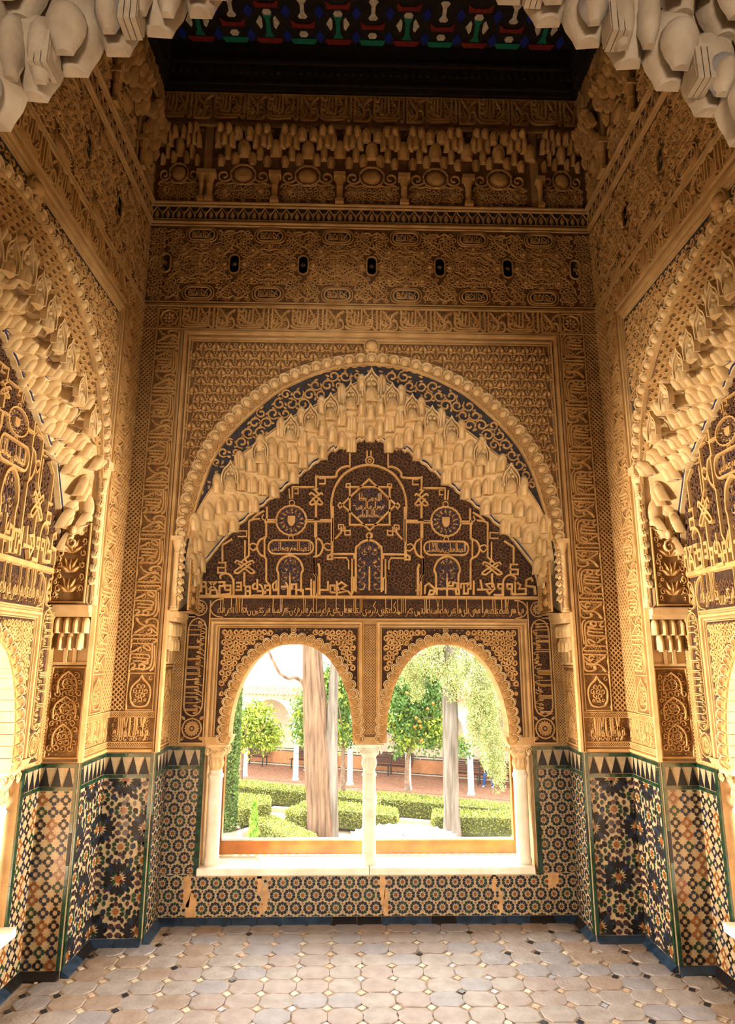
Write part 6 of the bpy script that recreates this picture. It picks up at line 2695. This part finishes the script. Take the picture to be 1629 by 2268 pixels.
# clipped dark cypress at the left edge of the window and a young conifer
e0 = on_z(494, 1838, ZG)
e = tag(empty('clipped_cypress', e0), 'dark narrow clipped cypress at the left edge of the window', 'tree')
mb = MB()
rng = np.random.default_rng(44)
n = 9000
z = rng.random(n) * 5.6
r = .40 * np.clip((5.7 - z) / 1.0, 0, 1) ** .5 * (1 - .12 * rng.random(n))
a = rng.uniform(0, 2 * PI, n)
leaf_cloud(mb, np.c_[r * np.cos(a), r * np.sin(a), z], .09, rng, 0, n_dir=np.c_[np.cos(a), np.sin(a), np.full(n, .8)] * .8)
obj('foliage', mb, e, mats=M_CYP2, stuff=True)
mb = MB()
lathe(mb, [(.06, 0), (.3, .15), (.3, 4.6), (.05, 5.5)], 12)
obj('core', mb, e, mats=M_HIN)
e0 = on_z(560, 1888, ZG)
e = tag(empty('young_conifer', e0), 'small bright green conifer among the hedges', 'tree')
mb = MB()
n = 3500
z = rng.random(n) ** 1.2 * 1.35
r = .19 * (1 - z / 1.4) ** .7 * np.sqrt(rng.random(n))
a = rng.uniform(0, 2 * PI, n)
leaf_cloud(mb, np.c_[r * np.cos(a), r * np.sin(a), z], .09, rng, 0, n_dir=np.array([[0, 0, 1.3]]), asp=.18)
obj('foliage', mb, e, mats=mat('conifer_green', (.22, .40, .05), .7, .3, 4), stuff=True)
mb = MB()
tube(mb, [(0, 0, 0), (0, 0, 1.0)], [.03, .01], 6)
obj('stem', mb, e, mats=M_TRUNK)


# orange trees
def orange_tree(base, trunk_px, blobs, label, seed, young=.4, nl=5200, fruit=()):
    rng = np.random.default_rng(seed)
    Y = base.y
    e = tag(empty('orange_tree', base), label, 'tree', 'orange trees')
    mb = MB()
    pts = np.array([tp(x, y, Y) for x, y in trunk_px]) - np.array(base)
    p = smooth_pts(pts, 5)
    tube(mb, p, np.linspace(.11, .06, len(p)), 9)
    top = p[-1]
    for _ in range(9):
        b = blobs[rng.integers(len(blobs))]
        q = tp(b[0] + rng.uniform(-.6, .6) * b[2], b[1] + rng.uniform(-.5, .5) * b[3], Y + rng.normal(0, .5)) - np.array(base)
        tube(mb, smooth_pts([top, (top + q) / 2 + rng.normal(0, .1, 3), q], 3), np.linspace(.05, .012, 7), 5)
    obj('trunk', mb, e, mats=M_TRUNK, smooth=True)
    mb = MB()
    w = np.array([b[2] * b[3] for b in blobs], float)
    w /= w.sum()
    for b, f in zip(blobs, w):
        n = int(1.5 * nl * f)
        cl = max(6, n // 45)
        d = rng.normal(0, 1, (cl, 3))
        d /= np.linalg.norm(d, axis=1, keepdims=True)
        d *= rng.random((cl, 1)) ** .35
        c = np.array(tp(b[0], b[1], Y)) - np.array(base)
        sx, sz = b[2] * Y / FPX, b[3] * Y / FPX
        C = c + d * [sx, .8 * sx, sz]
        P = np.repeat(C, 45, 0) + rng.normal(0, .17, (cl * 45, 3))
        yn = np.repeat(rng.random(cl) < young + (b[4] if len(b) > 4 else 0), 45)
        leaf_cloud(mb, P[yn], .165, rng, 1, droop=.5, asp=.24)
        leaf_cloud(mb, P[~yn], .165, rng, 0, droop=.5, asp=.24)
    obj('foliage', mb, e, mats=[M_LEAF, M_LEAF2], stuff=True)
    return e


FRUIT = []
t1 = on_z(905, 1790, ZG)
orange_tree(t1, [(905, 1790), (904, 1750), (902, 1720), (904, 1680), (911, 1650), (912, 1625), (910, 1600)], [(915, 1545, 62, 62, -.3), (945, 1520, 42, 40, -.3), (890, 1580, 40, 50, .0), (940, 1615, 42, 34, .55), (885, 1635, 26, 26, .35), (955, 1600, 26, 50, .2), (1022, 1655, 8, 6, 0)], 'orange tree with dark leaves and fruit in the right window', 3, .18, 9500)
for k, (px, py) in enumerate(((922, 1590), (930, 1598), (919, 1610), (932, 1608), (902, 1535), (948, 1570), (865, 1640), (935, 1640), (960, 1558))):
    p = on_y(px, py, t1.y - 1.25)
    mb = MB()
    lathe(mb, [(0, -.055), (.03, -.048), (.052, -.02), (.055, 0), (.05, .025), (.03, .047), (0, .053)], 10)
    o = obj('orange', mb, mats=M_ORANGE, smooth=True)
    o.location = p
    tag(o, 'ripe orange hanging among the leaves of the right-hand orange tree', 'orange', 'oranges on the tree')
t2 = on_z(533, 1752, ZG)
orange_tree(t2, [(533, 1752), (533, 1722), (535, 1690), (538, 1660), (541, 1640)], [(565, 1605, 42, 36, .2), (548, 1630, 30, 26, .2), (590, 1625, 24, 28, .3), (538, 1600, 22, 26, 0)], 'small yellow-green orange tree in the left window', 4, .65, 4200)
t3 = on_z(761, 1782, ZG)
orange_tree(t3, [(761, 1782), (760, 1740), (760, 1700), (760, 1660), (757, 1620)], [(690, 1580, 34, 56, .2), (752, 1540, 30, 66, -.1), (762, 1620, 22, 32, .2), (672, 1620, 16, 26, .3), (720, 1530, 30, 40, 0)], 'orange tree behind the big cypress trunk', 5, .35, 6000)

# fountain
f0 = on_z(893, 1860, -3.05)
F = tag(empty('stone_fountain', (f0.x, f0.y, ZG)), 'white marble fountain basin with fluted rim', 'fountain')
RF = 1.42
mb = MB()
n = 96
a = np.arange(n) / n * 2 * PI
prof = [(.30, .0, 0), (.34, .05, 0), (.20, .15, 0), (.18, .45, 0), (.30, .62, 0), (.85, .78, .3), (1.25, .90, .7), (1.36, .965, 1), (RF, .985, 1), (RF - .005, 1.0, 1), (1.30, .985, .8), (1.0, .93, .25), (.5, .90, 0), (.0, .885, 0)]
vs = [np.stack([(r * (1 + .022 * fl * np.cos(a * 32))) * np.cos(a), (r * (1 + .022 * fl * np.cos(a * 32))) * np.sin(a), np.full(n, z) + .02 * fl * np.cos(a * 32)], 1) for r, z, fl in prof]
i = np.arange(n)
mb.add(np.concatenate(vs), [np.stack([j * n + i, j * n + (i + 1) % n, (j + 1) * n + (i + 1) % n, (j + 1) * n + i], 1) for j in range(len(prof) - 1)])
obj('basin', mb, F, mats=mat('fountain_marble', (.86, .82, .74), .45, .06, 5), smooth=True)
mb = MB()
lathe(mb, [(.0, .885), (.035, .885), (.03, .95), (.065, .97), (.075, 1.0), (.05, 1.04), (.015, 1.06), (.012, 1.11), (0, 1.11)], 14)
obj('jet', mb, F, mats=mat('dark_bronze', (.045, .045, .045), .5, .2, 20), smooth=True)
